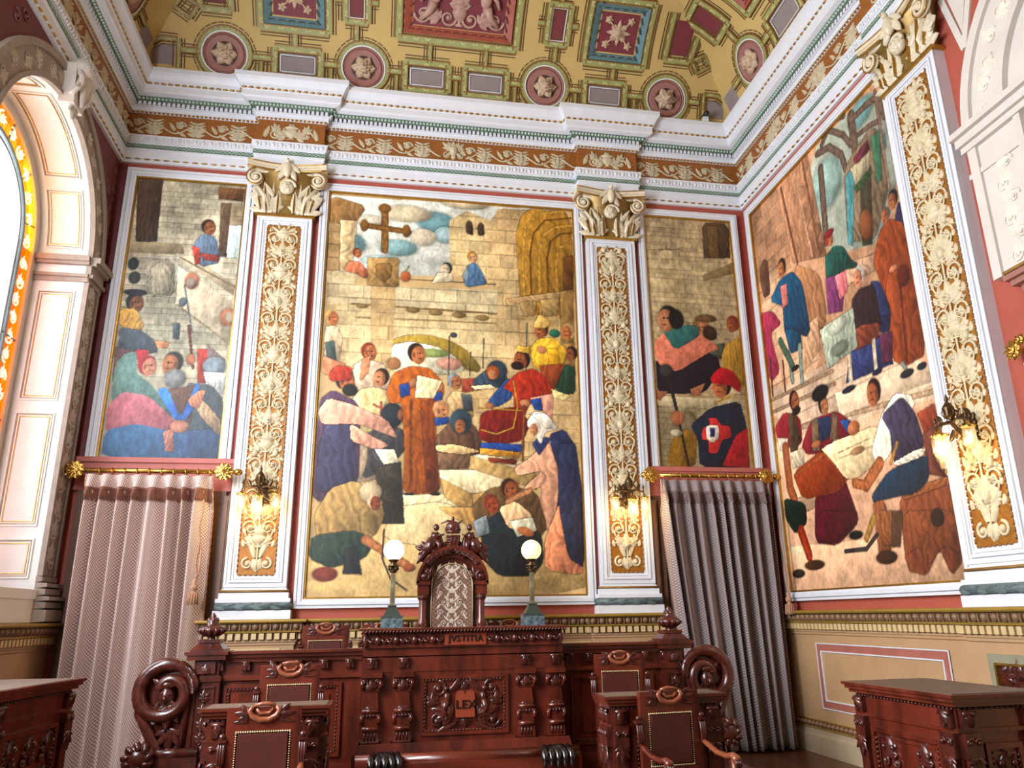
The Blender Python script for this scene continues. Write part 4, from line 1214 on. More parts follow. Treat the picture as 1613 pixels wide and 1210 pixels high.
def parse(t):
    out = []
    for ln in t.strip().splitlines():
        w = ln.split(); ex = [x[1:] for x in w[2:] if x[0] == '$']; n = [float(x) for x in w[2:] if x[0] != '$']
        k = w[0]
        out.append((k, w[1], n, ex[0]) if k == 'h' else (k, w[1], n, float(ex[0])) if k == 'l' else (k, w[1], n))
    return out
def mural(data, T, a0, a1, z0, z1, label, fo=.13, bottom=True, res=95):
    wm, hm, bgc, txt, seed = data; nx, ny, im = paint(wm, hm, res, bgc, parse(txt), seed)
    t = thing('framed_mural', label, 'mural', T((a0+a1)/2, z0, 0), group='painted murals on the walls')
    m = MB(); A = np.linspace(a0, a1, nx); B = np.linspace(z0, z1, ny)
    m.v = [T(a, b, .02) for b in B for a in A]
    i, j = np.meshgrid(np.arange(nx-1), np.arange(ny-1)); k = (j*nx+i).ravel(); m.f = np.stack((k, k+1, k+1+nx, k+nx), 1).tolist(); m.sm = [False]*len(m.f)
    o = obj('canvas', m, canvasm, t, True, fix=False)
    c = np.clip(im, 0, 1); c = np.where(c < .04045, c/12.92, ((c+.055)/1.055)**2.4).reshape(-1, 3); c = np.hstack([c, np.ones((len(c), 1))]).astype(np.float32)
    at = o.data.color_attributes.new('Col', 'FLOAT_COLOR', 'POINT'); at.data.foreach_set('color', c.ravel())
    bk = MB(T); bk.box(a0-.01, a1+.01, z0-.01, z1+.01, 0, .018); obj('stretcher', bk, mat('raw canvas edge', 'a08a60', .7), t, True)
    def frame(name, w0, w1, h, mt, b=True, steps=()):
        q = MB(T)
        for (wa, wb, hh) in ((w0, w1, h),)+tuple(steps):
            zb = z0-wb if b else z0
            for x0, x1, y0, y1 in ((a0-wb, a0-wa, zb, z1+wb), (a1+wa, a1+wb, zb, z1+wb), (a0-wa, a1+wa, z1+wa, z1+wb))+(((a0-wa, a1+wa, z0-wb, z0-wa),) if b else ()):
                q.box(x0, x1, y0, y1, 0, hh)
        return obj(name, q, mt, t, True)
    frame('gilt_fillet', 0, .022, .05, gold, bottom)
    fr = frame('frame', .022, .045, .065, white, bottom, ((.045, .09, .08), (.09, .1, .055), (.1, fo, .07)))
    if fo > .12: frame('frame_shadow_bead', .088, .094, .082, mat('grey bead line', 'a8adb3', .5), bottom)
    return t
mural(MAIN_CANVAS, FAR, -.915, 2.564, 1.90, 7.383, 'largest mural between the pilasters, robed crowd before a stone bridge and tall cross')
mural(LEFT_CANVAS, FAR, -3.435, -2.056, 3.563, 7.383, 'narrow mural over the left curtain, two bearded and hooded figures below a stone stair', .14, False)
mural(SMALL_CANVAS, FAR, 3.678, 5.038, 3.563, 7.383, 'narrow mural over the right curtain, figure in red hat and dark tunic', .12, False)
mural(RIGHT_CANVAS, lambda a, b, h: (R-h, -a, b), .29, 3.51, 1.90, 7.383, 'large mural on the right side wall, men around a drawing table below tall tracery windows', .13)
# note: on the right wall a grows towards the camera, as in the canvas

# ------------------------------------------------------------ pilasters
def candelabra(mb, c, z0, z1, w, variant=0):
    k = round((z1-z0-.3)/.4); u = (z1-z0-.3)/k; hw = w/2
    mb.tube([(c, z0+.02+(z1-z0-.1)*i/60, .014) for i in range(61)], .012, 6)
    mb.acanthus(c, z0+.12, -PI/2, .13, .26, .03)
    for d in (-1, 1): mb.scroll(c+d*hw*.55, z0+.09, .07, -d, PI/2, 1.4, .018); mb.leaf(c+d*.03, z0+.16, PI/2-d*.3, .3, .08, .04)
    for i in range(k):
        b = z0+.28+u*i; v = (i+variant) % 3
        if v == 0: mb.vase(c, b, .2, .17, .05); mb.acanthus(c, b+.17, PI/2, .12, .14, .04)
        elif v == 1: mb.acanthus(c, b, PI/2, .2, .2, .04); mb.rosette(c, b+.02, .07, .05)
        else: mask(mb, c, b+.09, 1.05); mb.acanthus(c, b+.17, PI/2, .13, .16, .03)
        for d in (-1, 1):
            pts = [(c, b+.0, .014)]+[(c+d*hw*.82*math.sin(t*PI*.55), b+u*.55*t**1.1, .016) for t in (.2, .4, .6, .8, 1.)]; mb.tube(pts, .011, 6)
            mb.scroll(c+d*hw*.52, b+u*.6, hw*.46, d, PI/2-d*PI/2, 1.5, .0135, h=.012); mb.rosette(c+d*hw*.52, b+u*.6, hw*.22, .04, 5)
            mb.acanthus(c+d*hw*.38, b+u*.12, PI/2-d*.9, .12, .085, .035); mb.leaf(c+d*hw*.7, b+u*.2, PI/2+d*.4, .11, .038, .03); mb.leaf(c+d*hw*.9, b+u*.45, PI/2-d*.1, .1, .034, .025)
            mb.leaf(c+d*hw*.3, b+u*.86, PI/2-d*.95, .12, .045, .035); mb.leaf(c+d*hw*.25, b+u*.95, PI/2-d*.3, .1, .036, .03); mb.ell((c+d*hw*.86, b+u*.88, .014), (.02, .02, .018), 6, 5); mb.leaf(c+d*hw*.85, b+u*.02, PI/2-d*.2, .09, .05, .03)
            mb.tube([(c, b+u*.45, .012), (c+d*hw*.3, b+u*.62, .014), (c+d*hw*.35, b+u*.8, .014), (c+d*hw*.15, b+u*.9, .014)], .008, 5); mb.scroll(c+d*hw*.75, b+u*.92, hw*.2, -d, 0, 1.2, .008, h=.01)
            mb.leaf(c+d*hw*.55, b+u*.0, PI/2+d*.9, .1, .045, .025)
            if v == 2: mb.ell((c+d*hw*.62, b+u*.98, .02), (.035, .05, .03), 8, 6); mb.ell((c+d*hw*.42, b+u*1.06, .02), (.018, .02, .018), 6, 5); mb.leaf(c+d*hw*.7, b+u*.95, -PI/2+d*.8, .12, .06, .03)
    mb.vase(c, z1-.2, .2, .12, .05); mb.acanthus(c, z1-.1, PI/2, .1, .2, .03)
def capital(g, T, c, hw, z0, z1, top, dep):
    """composite capital: bell with acanthus, corner volutes, curved abacus, roundel and crest"""
    cl = mat('ivory capital carving', 'd9ccb0', .35, var=.12, scale=12)
    m = MB(T); n = 8; hgt = z1-z0
    for i in range(n):                                  # bell
        t0, t1 = i/n, (i+1)/n; f = lambda t: hw*(.93+.22*t**2.5)
        g0 = lambda t: dep*(.9+.7*t**2)
        m.add([(c-f(t0), z0+hgt*.86*t0, 0), (c-f(t0), z0+hgt*.86*t0, g0(t0)), (c+f(t0), z0+hgt*.86*t0, g0(t0)), (c+f(t0), z0+hgt*.86*t0, 0),
               (c-f(t1), z0+hgt*.86*t1, 0), (c-f(t1), z0+hgt*.86*t1, g0(t1)), (c+f(t1), z0+hgt*.86*t1, g0(t1)), (c+f(t1), z0+hgt*.86*t1, 0)], [(0, 1, 5, 4), (1, 2, 6, 5), (2, 3, 7, 6)], True)
    bell = obj('capital', m, mat('brown gold capital ground', '8f7038', .4, .4, var=.15), g, True)
    m = MB(T)                                           # abacus, curved plan
    k = 12; pts = [(c-top+2*top*i/k, dep+.17-.09*math.sin(PI*i/k)) for i in range(k+1)]
    for zz0, zz1, o_ in ((z1-.105, z1-.06, -.02), (z1-.06, z1, 0)):
        vs = [(a, zz, h+o_) for zz in (zz0, zz1) for a, h in pts]+[(a, zz, 0) for zz in (zz0, zz1) for a, h in pts]; w_ = k+1
        fs = [(i, i+1, w_+i+1, w_+i) for i in range(k)]+[(w_+i, w_+i+1, 3*w_+i+1, 3*w_+i) for i in range(k)]+[(i, i+1, 2*w_+i+1, 2*w_+i) for i in range(k)]+[(0, w_, 3*w_, 2*w_), (k, w_+k, 3*w_+k, 2*w_+k)]
        m.add(vs, fs)
    obj('abacus', m, cl, bell, True)
    m = MB(T)
    for s_ in (-1, 1):
        x = c+s_*(top-.11)
        for q in range(3):                              # volute
            m.scroll(x, z1-.24, .125-.012*q, s_*-1, PI/2+.3*q, 1.9, .021, h=dep+.06+.02*q)
        m.ell((x, z1-.24, dep+.09), (.03, .03, .03), 8, 6)
        m.tube([(x-s_*.02, z1-.36, dep+.04), (c+s_*hw*.75, z1-.52, dep+.05), (c+s_*hw*.6, z0+.04, dep+.01)], [.03, .035, .04], 8)
        m.tube([(x, z1-.13, dep+.06), (c+s_*hw*.5, z1-.13, dep+.03), (c+s_*.1, z1-.17, dep+.03)], [.03, .025, .02], 8)
        m.acanthus(c+s_*hw*.68, z0+.02, PI/2-s_*.12, .44, .26, .07, dep+.0); m.leaf(c+s_*hw*.9, z0+.05, PI/2-s_*.25, .4, .09, .06, dep)
        m.leaf(c+s_*hw*.3, z0+.02, PI/2, .36, .1, .06, dep); m.acanthus(c+s_*hw*1.0, z1-.5, PI/2-s_*.7, .16, .12, .05, dep+.03)
        m.leaf(c+s_*.16, z1-.5, PI/2-s_*.6, .26, .07, .05, dep+.04); m.leaf(c+s_*hw*.5, z0, PI/2, .5, .05, .05, dep+.01)
    m.scroll(c, z1-.36, .12, 1, 0, 1., .022, h=dep+.1, n=20, flower=False); m.ell((c, z1-.36, dep+.06), (.1, .1, .06), 12, 7); m.rosette(c, z1-.36, .08, .04, 6, dep+.1)
    m.vase(c, z0+.02, .2, .22, .1)
    ob = obj('carved_leaves_and_volutes', m, cl, bell, True)
    m = MB(T)                                           # crest: bird-like finial with folded wings
    zc = z1-.12
    m.ell((c, zc, dep+.13), (.055, .12, .06), 10, 8); m.ell((c, zc+.13, dep+.16), (.032, .038, .04), 8, 6); m.ell((c, zc+.125, dep+.2), (.012, .012, .03), 6, 5)
    for s_ in (-1, 1): m.leaf(c+s_*.02, zc+.05, -PI/2+s_*.5, .22, .09, .07, dep+.09); m.leaf(c+s_*.04, zc+.1, -PI/2+s_*.8, .18, .07, .05, dep+.1)
    obj('crest', m, cl, bell, True)
    m = MB(T)                                           # gilded edges
    for s_ in (-1, 1):
        x = c+s_*(top-.11); m.scroll(x, z1-.24, .145, s_*-1, PI/2, 1.7, .009, h=dep+.1, flower=False); m.leaf(c+s_*hw*.68, z0+.02, PI/2-s_*.12, .4, .035, .09, dep+.02); m.leaf(c+s_*hw*.9, z0+.05, PI/2-s_*.2, .38, .03, .08, dep+.01)
        m.leaf(c+s_*hw*.3, z0+.02, PI/2, .3, .03, .08, dep+.01)
    m.tube([(a, z1-.11, h-.005) for a, h in pts], .012, 6); m.tube([(a, z1-.012, h+.004) for a, h in pts], .008, 6)
    m.box(c-hw-.035, c+hw+.035, z0-.035, z0, 0, dep+.045)
    obj('gilt_edging', m, gold, bell, True)
def pilaster(label, T, a0, a1, zb=1.655, zs=2.0, zt=6.93, zc=7.68, top=.52, variant=0, crest=True):
    c = (a0+a1)/2; dep = .12
    g = thing('pilaster', label, 'pilaster', T(c, zb, 0), group='gilded pilasters')
    m = MB(T); m.box(a0, a1, zs, zt, 0, dep)
    obj('shaft', m, white, g, True)
    m = MB(T); Tn = lift(T, dep)
    for q, w, h in ((.0, .03, .012), (.055, .022, .022), (.095, .012, .012)): ring(m, Tn, a0+q, a1-q, zs+q+.02, zt-q-.02, w, h)
    sh = obj('shaft_moulding', m, white, g, True)
    i0, i1 = a0+.145, a1-.145
    m = MB(T); m.box(i0, i1, zs+.16, zt-.16, dep-.01, dep+.004); pan = obj('gilded_panel', m, ochre, g, True)
    m = MB()                                             # carved gilt rope border
    for a in (i0, i1):
        for k in range(int((zt-zs-.32)/.06)):
            z = zs+.19+.06*k; p = T(a, z, dep+.008); p2 = T(a, z+.045, dep+.008); m.tube([p, p2], .0085, 5)
    for z in (zs+.16, zt-.16):
        for k in range(int((i1-i0)/.06)): m.tube([T(i0+.015+.06*k, z, dep+.008), T(i0+.055+.06*k, z, dep+.008)], .0085, 5)
    obj('rope_border', m, mat('brown gilt rope', '94632e', .45, .2, var=.25, scale=50), pan, True)
    m = MB(lift(T, dep+.003)); candelabra(m, c, zs+.2, zt-.18, i1-i0-.04, variant); obj('candelabra_relief', m, creamrel, pan, True)
    m = MB(T)
    for z0, z1, o, i in ((zb, zb+.1, .075, 0), (zb+.19, zb+.235, .06, .01), (zb+.235, zb+.3, .035, .01), (zb+.3, zs+.0, .012, 0)): m.box(a0-o, a1+o, z0, z1, 0, dep+o, 0)
    b = obj('base', m, white, g, True)
    m = MB(); path = [T(a0-.05, zb+.145, .05), T(a0-.05, zb+.145, dep+.05), T(a1+.05, zb+.145, dep+.05), T(a1+.05, zb+.145, .05)]
    m.tube(path, .045, 10); q = MB(T); q.box(a0-.05, a1+.05, zb+.105, zb+.185, 0, dep+.05); n0 = len(m.v); m.v += q.v; m.f += [tuple(i+n0 for i in f) for f in q.f]; m.sm += q.sm
    q = MB(lift(T, dep+.088))
    for k in range(8): q.leaf(a0-.05+(a1-a0+.1)*k/8, zb+.145+(.012 if k % 2 else -.012), .15 if k % 2 else -.15, .12, .05, .014)
    n0 = len(m.v); m.v += q.v; m.f += [tuple(i+n0 for i in f) for f in q.f]; m.sm += q.sm
    obj('torus', m, torus, b, True)
    m = MB(); m.tube([T(a0-.025, zb+.318, .016), T(a0-.025, zb+.318, dep+.025), T(a1+.025, zb+.318, dep+.025), T(a1+.025, zb+.318, .016)], .014, 8); obj('gilt_astragal', m, oldgold, b, True)
    capital(g, T, c, (a1-a0)/2+.0, zt, zc-.0, top, dep)
    return g
pilaster('tall pilaster with gilded candelabra panel between the left curtain and the main mural', FAR, *PL[0])
pilaster('tall pilaster with gilded candelabra panel between the main mural and the right curtain', FAR, *PL[1], variant=1)
pilaster('tall gilded pilaster on the right side wall beyond the drawing table mural', RGT, *PRY, zt=7.0, variant=2)
# wall fields beside the pilasters: raised white mouldings bounding the pink strips
m = MB(FAR)
for a0, a1 in ((-3.71, -3.60),): m.box(a0, a1, 3.42, 7.6, 0, .012)
struct('trim_4', m, maroon)

# ------------------------------------------------------------ doorways behind the curtains
for i, (x0, x1) in enumerate(((-3.55, -1.94), (3.56, 5.2))):
    m = MB(FAR)
    m.box(x0-.05, x1+.02, 0, 3.16, 0, .02)
    for a0, a1 in ((x0-.05, x0+.1), (x1-.13, x1+.02)): m.box(a0, a1, 0, 3.16, .02, .06)
    m.box(x0, x1, 3.02, 3.16, .02, .07)
    for k in range(2):
        a = x0+.14+k*(x1-x0-.24)/2; w = (x1-x0-.32)/2
        for z0, z1 in ((.2, 1.1), (1.2, 2.9)): m.box(a, a+w, z0, z1, .02, .05, .03); m.box(a+.08, a+w-.08, z0+.08, z1-.08, .05, .06, .02)
    d = struct('door_%d' % (i+1), m, doorw)
    m = MB(FAR); m.box(x0-.1, x1+.07, 3.16, 3.5, 0, .05); m.box(x0-.12, x1+.09, 3.5, 3.56, 0, .08); m.box(x0-.1, x1+.07, 3.16, 3.2, .05, .065); struct('door_head', m, mat('rose painted door head', 'b9675c', .55, var=.05), d)
# narrow brown door architrave strips beside the pilasters
m = MB(FAR)
for a0, a1 in ((-1.93, -1.86), (3.48, 3.56)): m.box(a0, a1, .4, 3.1, 0, .11); m.box(a0+.02, a1-.02, .45, 3.05, .11, .125)
struct('trim_5', m, doorw)

# ------------------------------------------------------------ right side niche beyond the pilaster
m = MB(RGT); NC, NR, NS = 6.15, 1.62, 5.85
n_ = MB(); arcband(n_, RGT, NR-.1, NR, 0, .09, 30, 0, PI, NC, NS); arcband(n_, RGT, NR-.42, NR-.1, 0, .05, 30, 0, PI, NC, NS); arcband(n_, RGT, NR-.5, NR-.42, 0, .08, 30, 0, PI, NC, NS)
arcband(n_, RGT, 0, NR-.5, 0, .02, 30, 0, PI, NC, NS)
nich = struct('trim_6', n_, palep)
for z0, z1, h in ((5.72, 5.78, .1), (5.78, 5.86, .14), (5.86, 5.92, .19), (5.45, 5.5, .07)): m.box(NC-NR-.02-h*.3, NC+NR, z0, z1, 0, h)
for a0, a1, h in ((NC-NR, NC-NR+.1, .08), (NC-NR+.1, NC-NR+.55, .05), (NC-NR+.55, NC-NR+.62, .08), (NC-NR+.62, NC+NR, .02)): m.box(a0, a1, 4.42, 5.72, 0, h)
m.box(NC-NR+.1, NC-NR+.2, 1.66, 3.62, 0, .05)
struct('niche_pier', m, palep, nich)
m = MB(lift(RGT, .05))
for k in range(6):
    z = 4.55+.17*k; d = 1 if k % 2 else -1; m.scroll(NC-NR+.32+d*.05, z, .07, d, 0, 1.4, .01); m.acanthus(NC-NR+.32, z, PI/2, .14, .14, .02)
for k in range(14):
    g = .12+k*.16; a, b = NC-(NR-.26)*math.cos(g), NS+(NR-.26)*math.sin(g); d = 1 if k % 2 else -1; m.scroll(a, b, .08, d, g, 1.4, .01); m.acanthus(a, b, g+PI/2*d, .16, .13, .02)
struct('niche_relief', m, mat('ivory relief', 'e4dccd', .5), nich)
m = MB(RGT)
for z0, z1, h in ((4.16, 4.2, .05), (4.2, 4.26, .08), (4.26, 4.31, .14), (4.31, 4.36, .18)): m.box(4.86-h*.7, 7.6, z0, z1, 0, h)
m.box(4.9, 7.5, 4.0, 4.16, 0, .04)
hd = struct('door_3', m, pinkwood)
m = MB(RGT); m.box(4.9-.14, 7.6, 4.36, 4.385, 0, .2); struct('gilt_cornice_edge', m, oldgold, hd)
m = MB(RGT); m.box(5.0, 7.3, 1.66, 4.0, 0, .03); struct('door_surround', m, mat('cream door surround', 'd6cbbb', .5), hd)
m = MB(RGT)
for (a0, z0), (a1, z1) in (((4.52, 7.5), (4.68, 6.78)), ((4.68, 6.78), (4.95, 7.5))):
    for w, h in ((.035, .02 if a0 < 4.6 else .023),):
        dx, dz = a1-a0, z1-z0; l = math.hypot(dx, dz); nx, nz = -dz/l*w, dx/l*w
        m.extr([(a0-nx, z0-nz), (a1-nx, z1-nz), (a1+nx, z1+nz), (a0+nx, z0+nz)], 0, h)
m.extr([(4.58, 7.5), (4.69, 6.95), (4.88, 7.5)], 0, .012)
struct('spandrel_frame', m, palep, nich)
t = thing('curtain_rod_finial', 'polished brass flower-shaped curtain holdback at the right edge of the photo', 'holdback', (R-.1, -4.66, 3.72))
m = MB(RGT); m.tube([(4.66, 3.72, 0), (4.66, 3.72, .16)], .02, 8); obj('stem', m, brass, t, True)
m = MB(lift(RGT, .15)); m.rosette(4.66, 3.72, .085, .04, 8); m.rosette(4.75, 3.78, .05, .04, 6); obj('flower', m, brass, t, True)

# ------------------------------------------------------------ curtains on brass rods
def curtain(label, x0, x1, zt, zb, yc, folds, mt, fr, shift=0., seed=1, tassel=True):
    rs = random.Random(seed); t = thing('curtain', label, 'curtain', ((x0+x1)/2, yc, zb))
    nu = folds*14; nz = 36; w = x1-x0; ph = [rs.uniform(-.9, .9) for _ in range(folds+3)]; am = [rs.uniform(.55, 1.4) for _ in range(folds+3)]
    def pt(u, v, off=0.):                        # v: 0 top, 1 bottom
        z = zt+(zb-zt)*v; k = u*folds; i = int(k); fr_ = k-i
        p = ph[i]*(1-fr_)+ph[i+1]*fr_; a = am[i]*(1-fr_)+am[i+1]*fr_
        pinch = min(1, v/.12); wid = 1+.035*pinch*(v**.5)
        amp = (.03+.08*pinch)*a*(1-.1*v)
        g = 2*PI*(k+p*.5*pinch*(.5+.5*v))
        x = x0+w*u; x = (x-(x0+x1)/2)*wid+(x0+x1)/2+shift*v**1.2*(1-u)+.012*math.cos(g)*pinch
        s_ = math.sin(g)+.28*math.sin(2*g+.6)*pinch; y = yc-amp*(s_ if pinch > .5 else (abs(s_)**.6*(1 if s_ > 0 else -1)))-.02*v*math.sin(u*9+seed)
        return (x, y-off, z)
    m = MB(); m.v = [pt(i/nu, j/nz) for j in range(nz+1) for i in range(nu+1)]
    ar = w*1.7; m.uv = [(ar*i/nu, (zt-zb)*j/nz) for j in range(nz+1) for i in range(nu+1)]
    m.f = [(j*(nu+1)+i, j*(nu+1)+i+1, (j+1)*(nu+1)+i+1, (j+1)*(nu+1)+i) for j in range(nz) for i in range(nu)]; m.sm = [True]*len(m.f)
    c = obj('cloth', m, mt, t, True, fix=False)
    c.modifiers.new('thick', 'SOLIDIFY').thickness = .006
    va, vb = .048, .088                          # fringe below the heading
    m = MB()
    n = folds*28
    for i in range(n):
        u0, u1 = i/n, (i+.82)/n; b0 = vb+(.006 if i % 3 else -.004)
        m.add([pt(u0, va, .012), pt(u1, va, .012), pt(u1, b0, .03), pt(u0, b0, .03), pt(u0, va, .018), pt(u1, va, .018), pt(u1, b0, .037), pt(u0, b0, .037)], [(4, 5, 6, 7), (0, 4, 7, 3), (1, 2, 6, 5), (0, 1, 5, 4), (3, 7, 6, 2)])
    for k in range(3): m.tube([pt(i/(n//2), va+.003*k, .016) for i in range(n//2+1)], .009, 5)
    obj('fringe', m, fr, t, True)
    m = MB()
    for u in (.004, .996): m.tube([(lambda p: (p[0]+(.006 if u > .5 else -.006)+.004*math.cos(j*2.2), p[1]-.012+.004*math.sin(j*2.2), p[2]))(pt(u, j/120)) for j in range(121)], .011, 6)
    obj('edge_cord', m, cordm, t, True)
    return t, pt
ct1, pt1 = curtain('rose and cream lattice curtain hanging at the left doorway', -3.42, -2.04, 3.30, .03, -.34, 8, rosefab, fringem, 0, 3)
ct2, pt2 = curtain('grey mauve herringbone curtain hanging at the right doorway', 3.55, 5.08, 3.33, .03, -.34, 10, greyfab, mat('mauve brown fringe', '77625f', .8, var=.25, scale=40), .32, 8)
def tassel(t, x, y, ztop, z, kind):
    m = MB(); m.tube([(x+.01*math.sin(i*.9), y-.01, ztop+(z-ztop)*i/16) for i in range(17)], .012, 6)
    m.tube([(x+.03, y-.015, z+.38), (x+.035, y-.02, z+.12), (x+.005, y-.02, z)], .01, 6); obj('tassel_cord', m, cordm, t, True)
    m = MB(); m.lathe([(.01, .02), (.03, 0), (.02, -.03), (.045, -.06), (.035, -.1), (.02, -.11), (.04, -.13), (.052, -.24), (.05, -.25)], (x, y-.03, z), 12)
    for k in range(12): m.tube([(x+.046*math.cos(k*PI/6), y-.03+.046*math.sin(k*PI/6), z-.13), (x+.056*math.cos(k*PI/6), y-.03+.056*math.sin(k*PI/6), z-.255)], .008, 4)
    obj('tassel', m, cordm, t, True)
tassel(ct1, -2.09, -.45, 3.0, 2.08, 0); tassel(ct2, 5.12, -.44, 2.9, 1.86, 0)
def rod(label, x0, x1, z, y=-.3):
    t = thing('curtain_rod', label, 'curtain rod', ((x0+x1)/2, y, z))
    m = MB(); m.tube([(x0, y, z), (x1, y, z)], .027, 14); obj('pole', m, brass, t, True)
    for x in (x0+.05, x1-.14):
        m = MB(); m.tube([(x, 0, z-.02), (x, y*.6, z-.03), (x, y, z)], .018, 8); m.box(x-.05, x+.05, -.02-.0, 0, z-.16, z+.08)
        q = MB(lambda a, b, h: (a, y-.02-h, b)); q.rosette(x, z+.0, .11, .05, 10); q.rosette(x, z, .07, .06, 6)
        n0 = len(m.v); m.v += q.v; m.f += [tuple(i+n0 for i in f) for f in q.f]; m.sm += q.sm
        obj('bracket', m, brass, t, True)
    for x in (x0-.03, x1+.02):
        m = MB(); m.lathe([(.0, -.05), (.03, -.04), (.045, 0), (.03, .04), (0, .05)], (x, y, z), 10, 'x'); obj('end_cap', m, brass, t, True)
    n = 10
    for i in range(n):
        x = x0+.32+(x1-x0-.62)*i/(n-1); m = MB(); m.tube([(x+.006*math.sin(k), y+.042*math.cos(2*PI*k/14), z-.012+.042*math.sin(2*PI*k/14)) for k in range(15)], .0065, 5, cap=False); obj('ring', m, brass, t, True)
rod('brass curtain rod with rosettes above the rose curtain, at the left', -3.62, -1.78, 3.355)
rod('brass curtain rod with rosettes above the grey curtain, at the right', 3.38, 5.2, 3.40)

# ------------------------------------------------------------ wall sconces
bulbm = globe_mat('warm bulb', 'ffdb9a', 7)
def sconce(label, T, c, z):
    t = thing('bracket_sconce', label, 'wall lamp', T(c, z, .13), group='bronze sconces on the pilasters')
    m = MB(T); m.ell((c, z, .15), (.07, .12, .03), 12, 8)
    q = MB(lift(T, .16)); q.acanthus(c, z+.02, PI/2, .16, .14, .04); q.acanthus(c, z-.02, -PI/2, .18, .14, .04); n0 = len(m.v); m.v += q.v; m.f += [tuple(i+n0 for i in f) for f in q.f]; m.sm += q.sm
    obj('back_plate', m, bronze, t, True)
    m = MB(T); m.tube([(c, z-.12, .15), (c, z-.06, .26), (c, z+.04, .36), (c, z+.02, .46), (c, z-.05, .48)], [.018, .02, .016, .018, .012], 8)
    m.tube([(c, z+.06, .15), (c, z+.12, .22), (c, z+.07, .3), (c, z+.05, .36)], .013, 8)
    for s_ in (-1, 1):
        m.tube([(c, z+.04, .36), (c+s_*.1, z+.05, .37), (c+s_*.19, z+.035, .36), (c+s_*.2, z-.02, .36)], .011, 8)
        m.tube([(c+s_*(.05+.04*math.cos(k*.7)), z+.1+.04*math.sin(k*.7), .33) for k in range(9)], .008, 6); m.leaf(*(c+s_*.1, z+.05), PI/2-s_*.5, .1, .05, .02, .36); m.leaf(c+s_*.03, z-.02, -PI/2+s_*.7, .12, .06, .03, .3)
        m.lathe([(.0, .10), (.012, .07), (.018, .05), (.006, .03), (.012, .0)], (c+s_*.19, z+.04, .36), 8, 'y')
    obj('bracket', m, bronze, t, True)
    m = MB(T); m.lathe([(.028, 0), (.05, .03), (.04, .07), (.055, .1), (.03, .14), (.012, .16), (.02, .185), (0, .24)], (c, z+.07, .36), 10, 'y')
    for k in range(8): m.tube([(c+.035*math.cos(k*PI/4), z+.08, .36+.035*math.sin(k*PI/4)), (c+.062*math.cos(k*PI/4), z+.13, .36+.062*math.sin(k*PI/4)), (c+.025*math.cos(k*PI/4), z+.2, .36+.025*math.sin(k*PI/4))], .006, 4)
    obj('crown_finial', m, bronze, t, True)
    for a, b, h, s in ((c-.2, z-.04, .36, 1.15), (c+.2, z-.04, .36, 1.15), (c, z-.08, .48, 1.35)):
        m = MB(T); m.lathe([(.012, .05), (.02, .02), (.05*s, .0), (.047*s, -.015), (.04*s, -.012)], (a, b, h), 12, 'y')
        for k in range(8): g = k*PI/4; m.ell((a+.047*s*math.cos(g), b, h+.047*s*math.sin(g)), (.008, .012, .008), 5, 4)
        hl = obj('shade_holder', m, brass, t, True)
        m = MB(T); m.lathe([(.04*s, -.01), (.046*s, -.05), (.046*s, -.14*s), (.036*s, -.155*s), (.03*s, -.2*s), (.012, -.225*s), (.02, -.245*s), (.0, -.27*s)], (a, b, h), 14, 'y'); obj('glass_shade', m, shadeg, hl, True)
        m = MB(T); m.ell((a, b-.09*s, h), (.02*s, .045*s, .02*s), 10, 8); obj('bulb', m, bulbm, hl, True)
        d = bpy.data.lights.new('bulb_light', 'POINT'); d.energy = 4.5; d.color = (1, .78, .42); d.shadow_soft_size = .05; o = link(bpy.data.objects.new('bulb_light', d)); o.location = T(a, b-.12*s, h+.07)
sconce('bronze three-light wall sconce on the pilaster beside the left curtain', FAR, -1.49, 3.13)
sconce('bronze three-light wall sconce on the pilaster beside the right curtain', FAR, 3.11, 3.13)
sconce('bronze three-light wall sconce on the right side wall pilaster', RGT, 4.04, 3.2)

# ------------------------------------------------------------ judges' platform and bench
m = MB(); m.box(-2.0, 3.6, -3.35, -.2, 0, .2); d_ = obj('bench_platform', m, woodh); tag(d_, 'low dark wooden platform under the judges bench and its armchairs', 'platform')
m = MB(); m.box(-1.6, 3.15, -1.66, -.24, .2, .5); d_ = obj('upper_platform', m, woodh); tag(d_, 'raised wooden platform carrying the throne and back row of armchairs', 'platform')
FY = lambda y: (lambda a, b, h: (a, y-h, b))
def join(m, q): n0 = len(m.v); m.v += q.v; m.f += [tuple(i+n0 for i in f) for f in q.f]; m.sm += q.sm
def fpanel(par, T, a0, a1, b0, b1, name='panel', mt=None, bead=True):
    m = MB(); ring(m, T, a0, a1, b0, b1, .03, .03); ring(m, T, a0+.03, a1-.03, b0+.03, b1-.03, .022, .018)
    m.T = T; m.box(a0+.1, a1-.1, b0+.1, b1-.1, 0, .016, .012); m.T = None
    o = obj(name, m, mt or wood, par, True)
    if bead:
        q = MB(lift(T, .018))
        for k in range(int((a1-a0-.08)/.032)):
            for b in (b0+.04, b1-.04): q.ell((a0+.055+.032*k, b, 0), (.014, .009, .01), 6, 4)
        for k in range(int((b1-b0-.08)/.032)):
            for a in (a0+.04, a1-.04): q.ell((a, b0+.055+.032*k, 0), (.009, .014, .01), 6, 4)
        obj('carved_bead', q, carved, o, True)
    return o
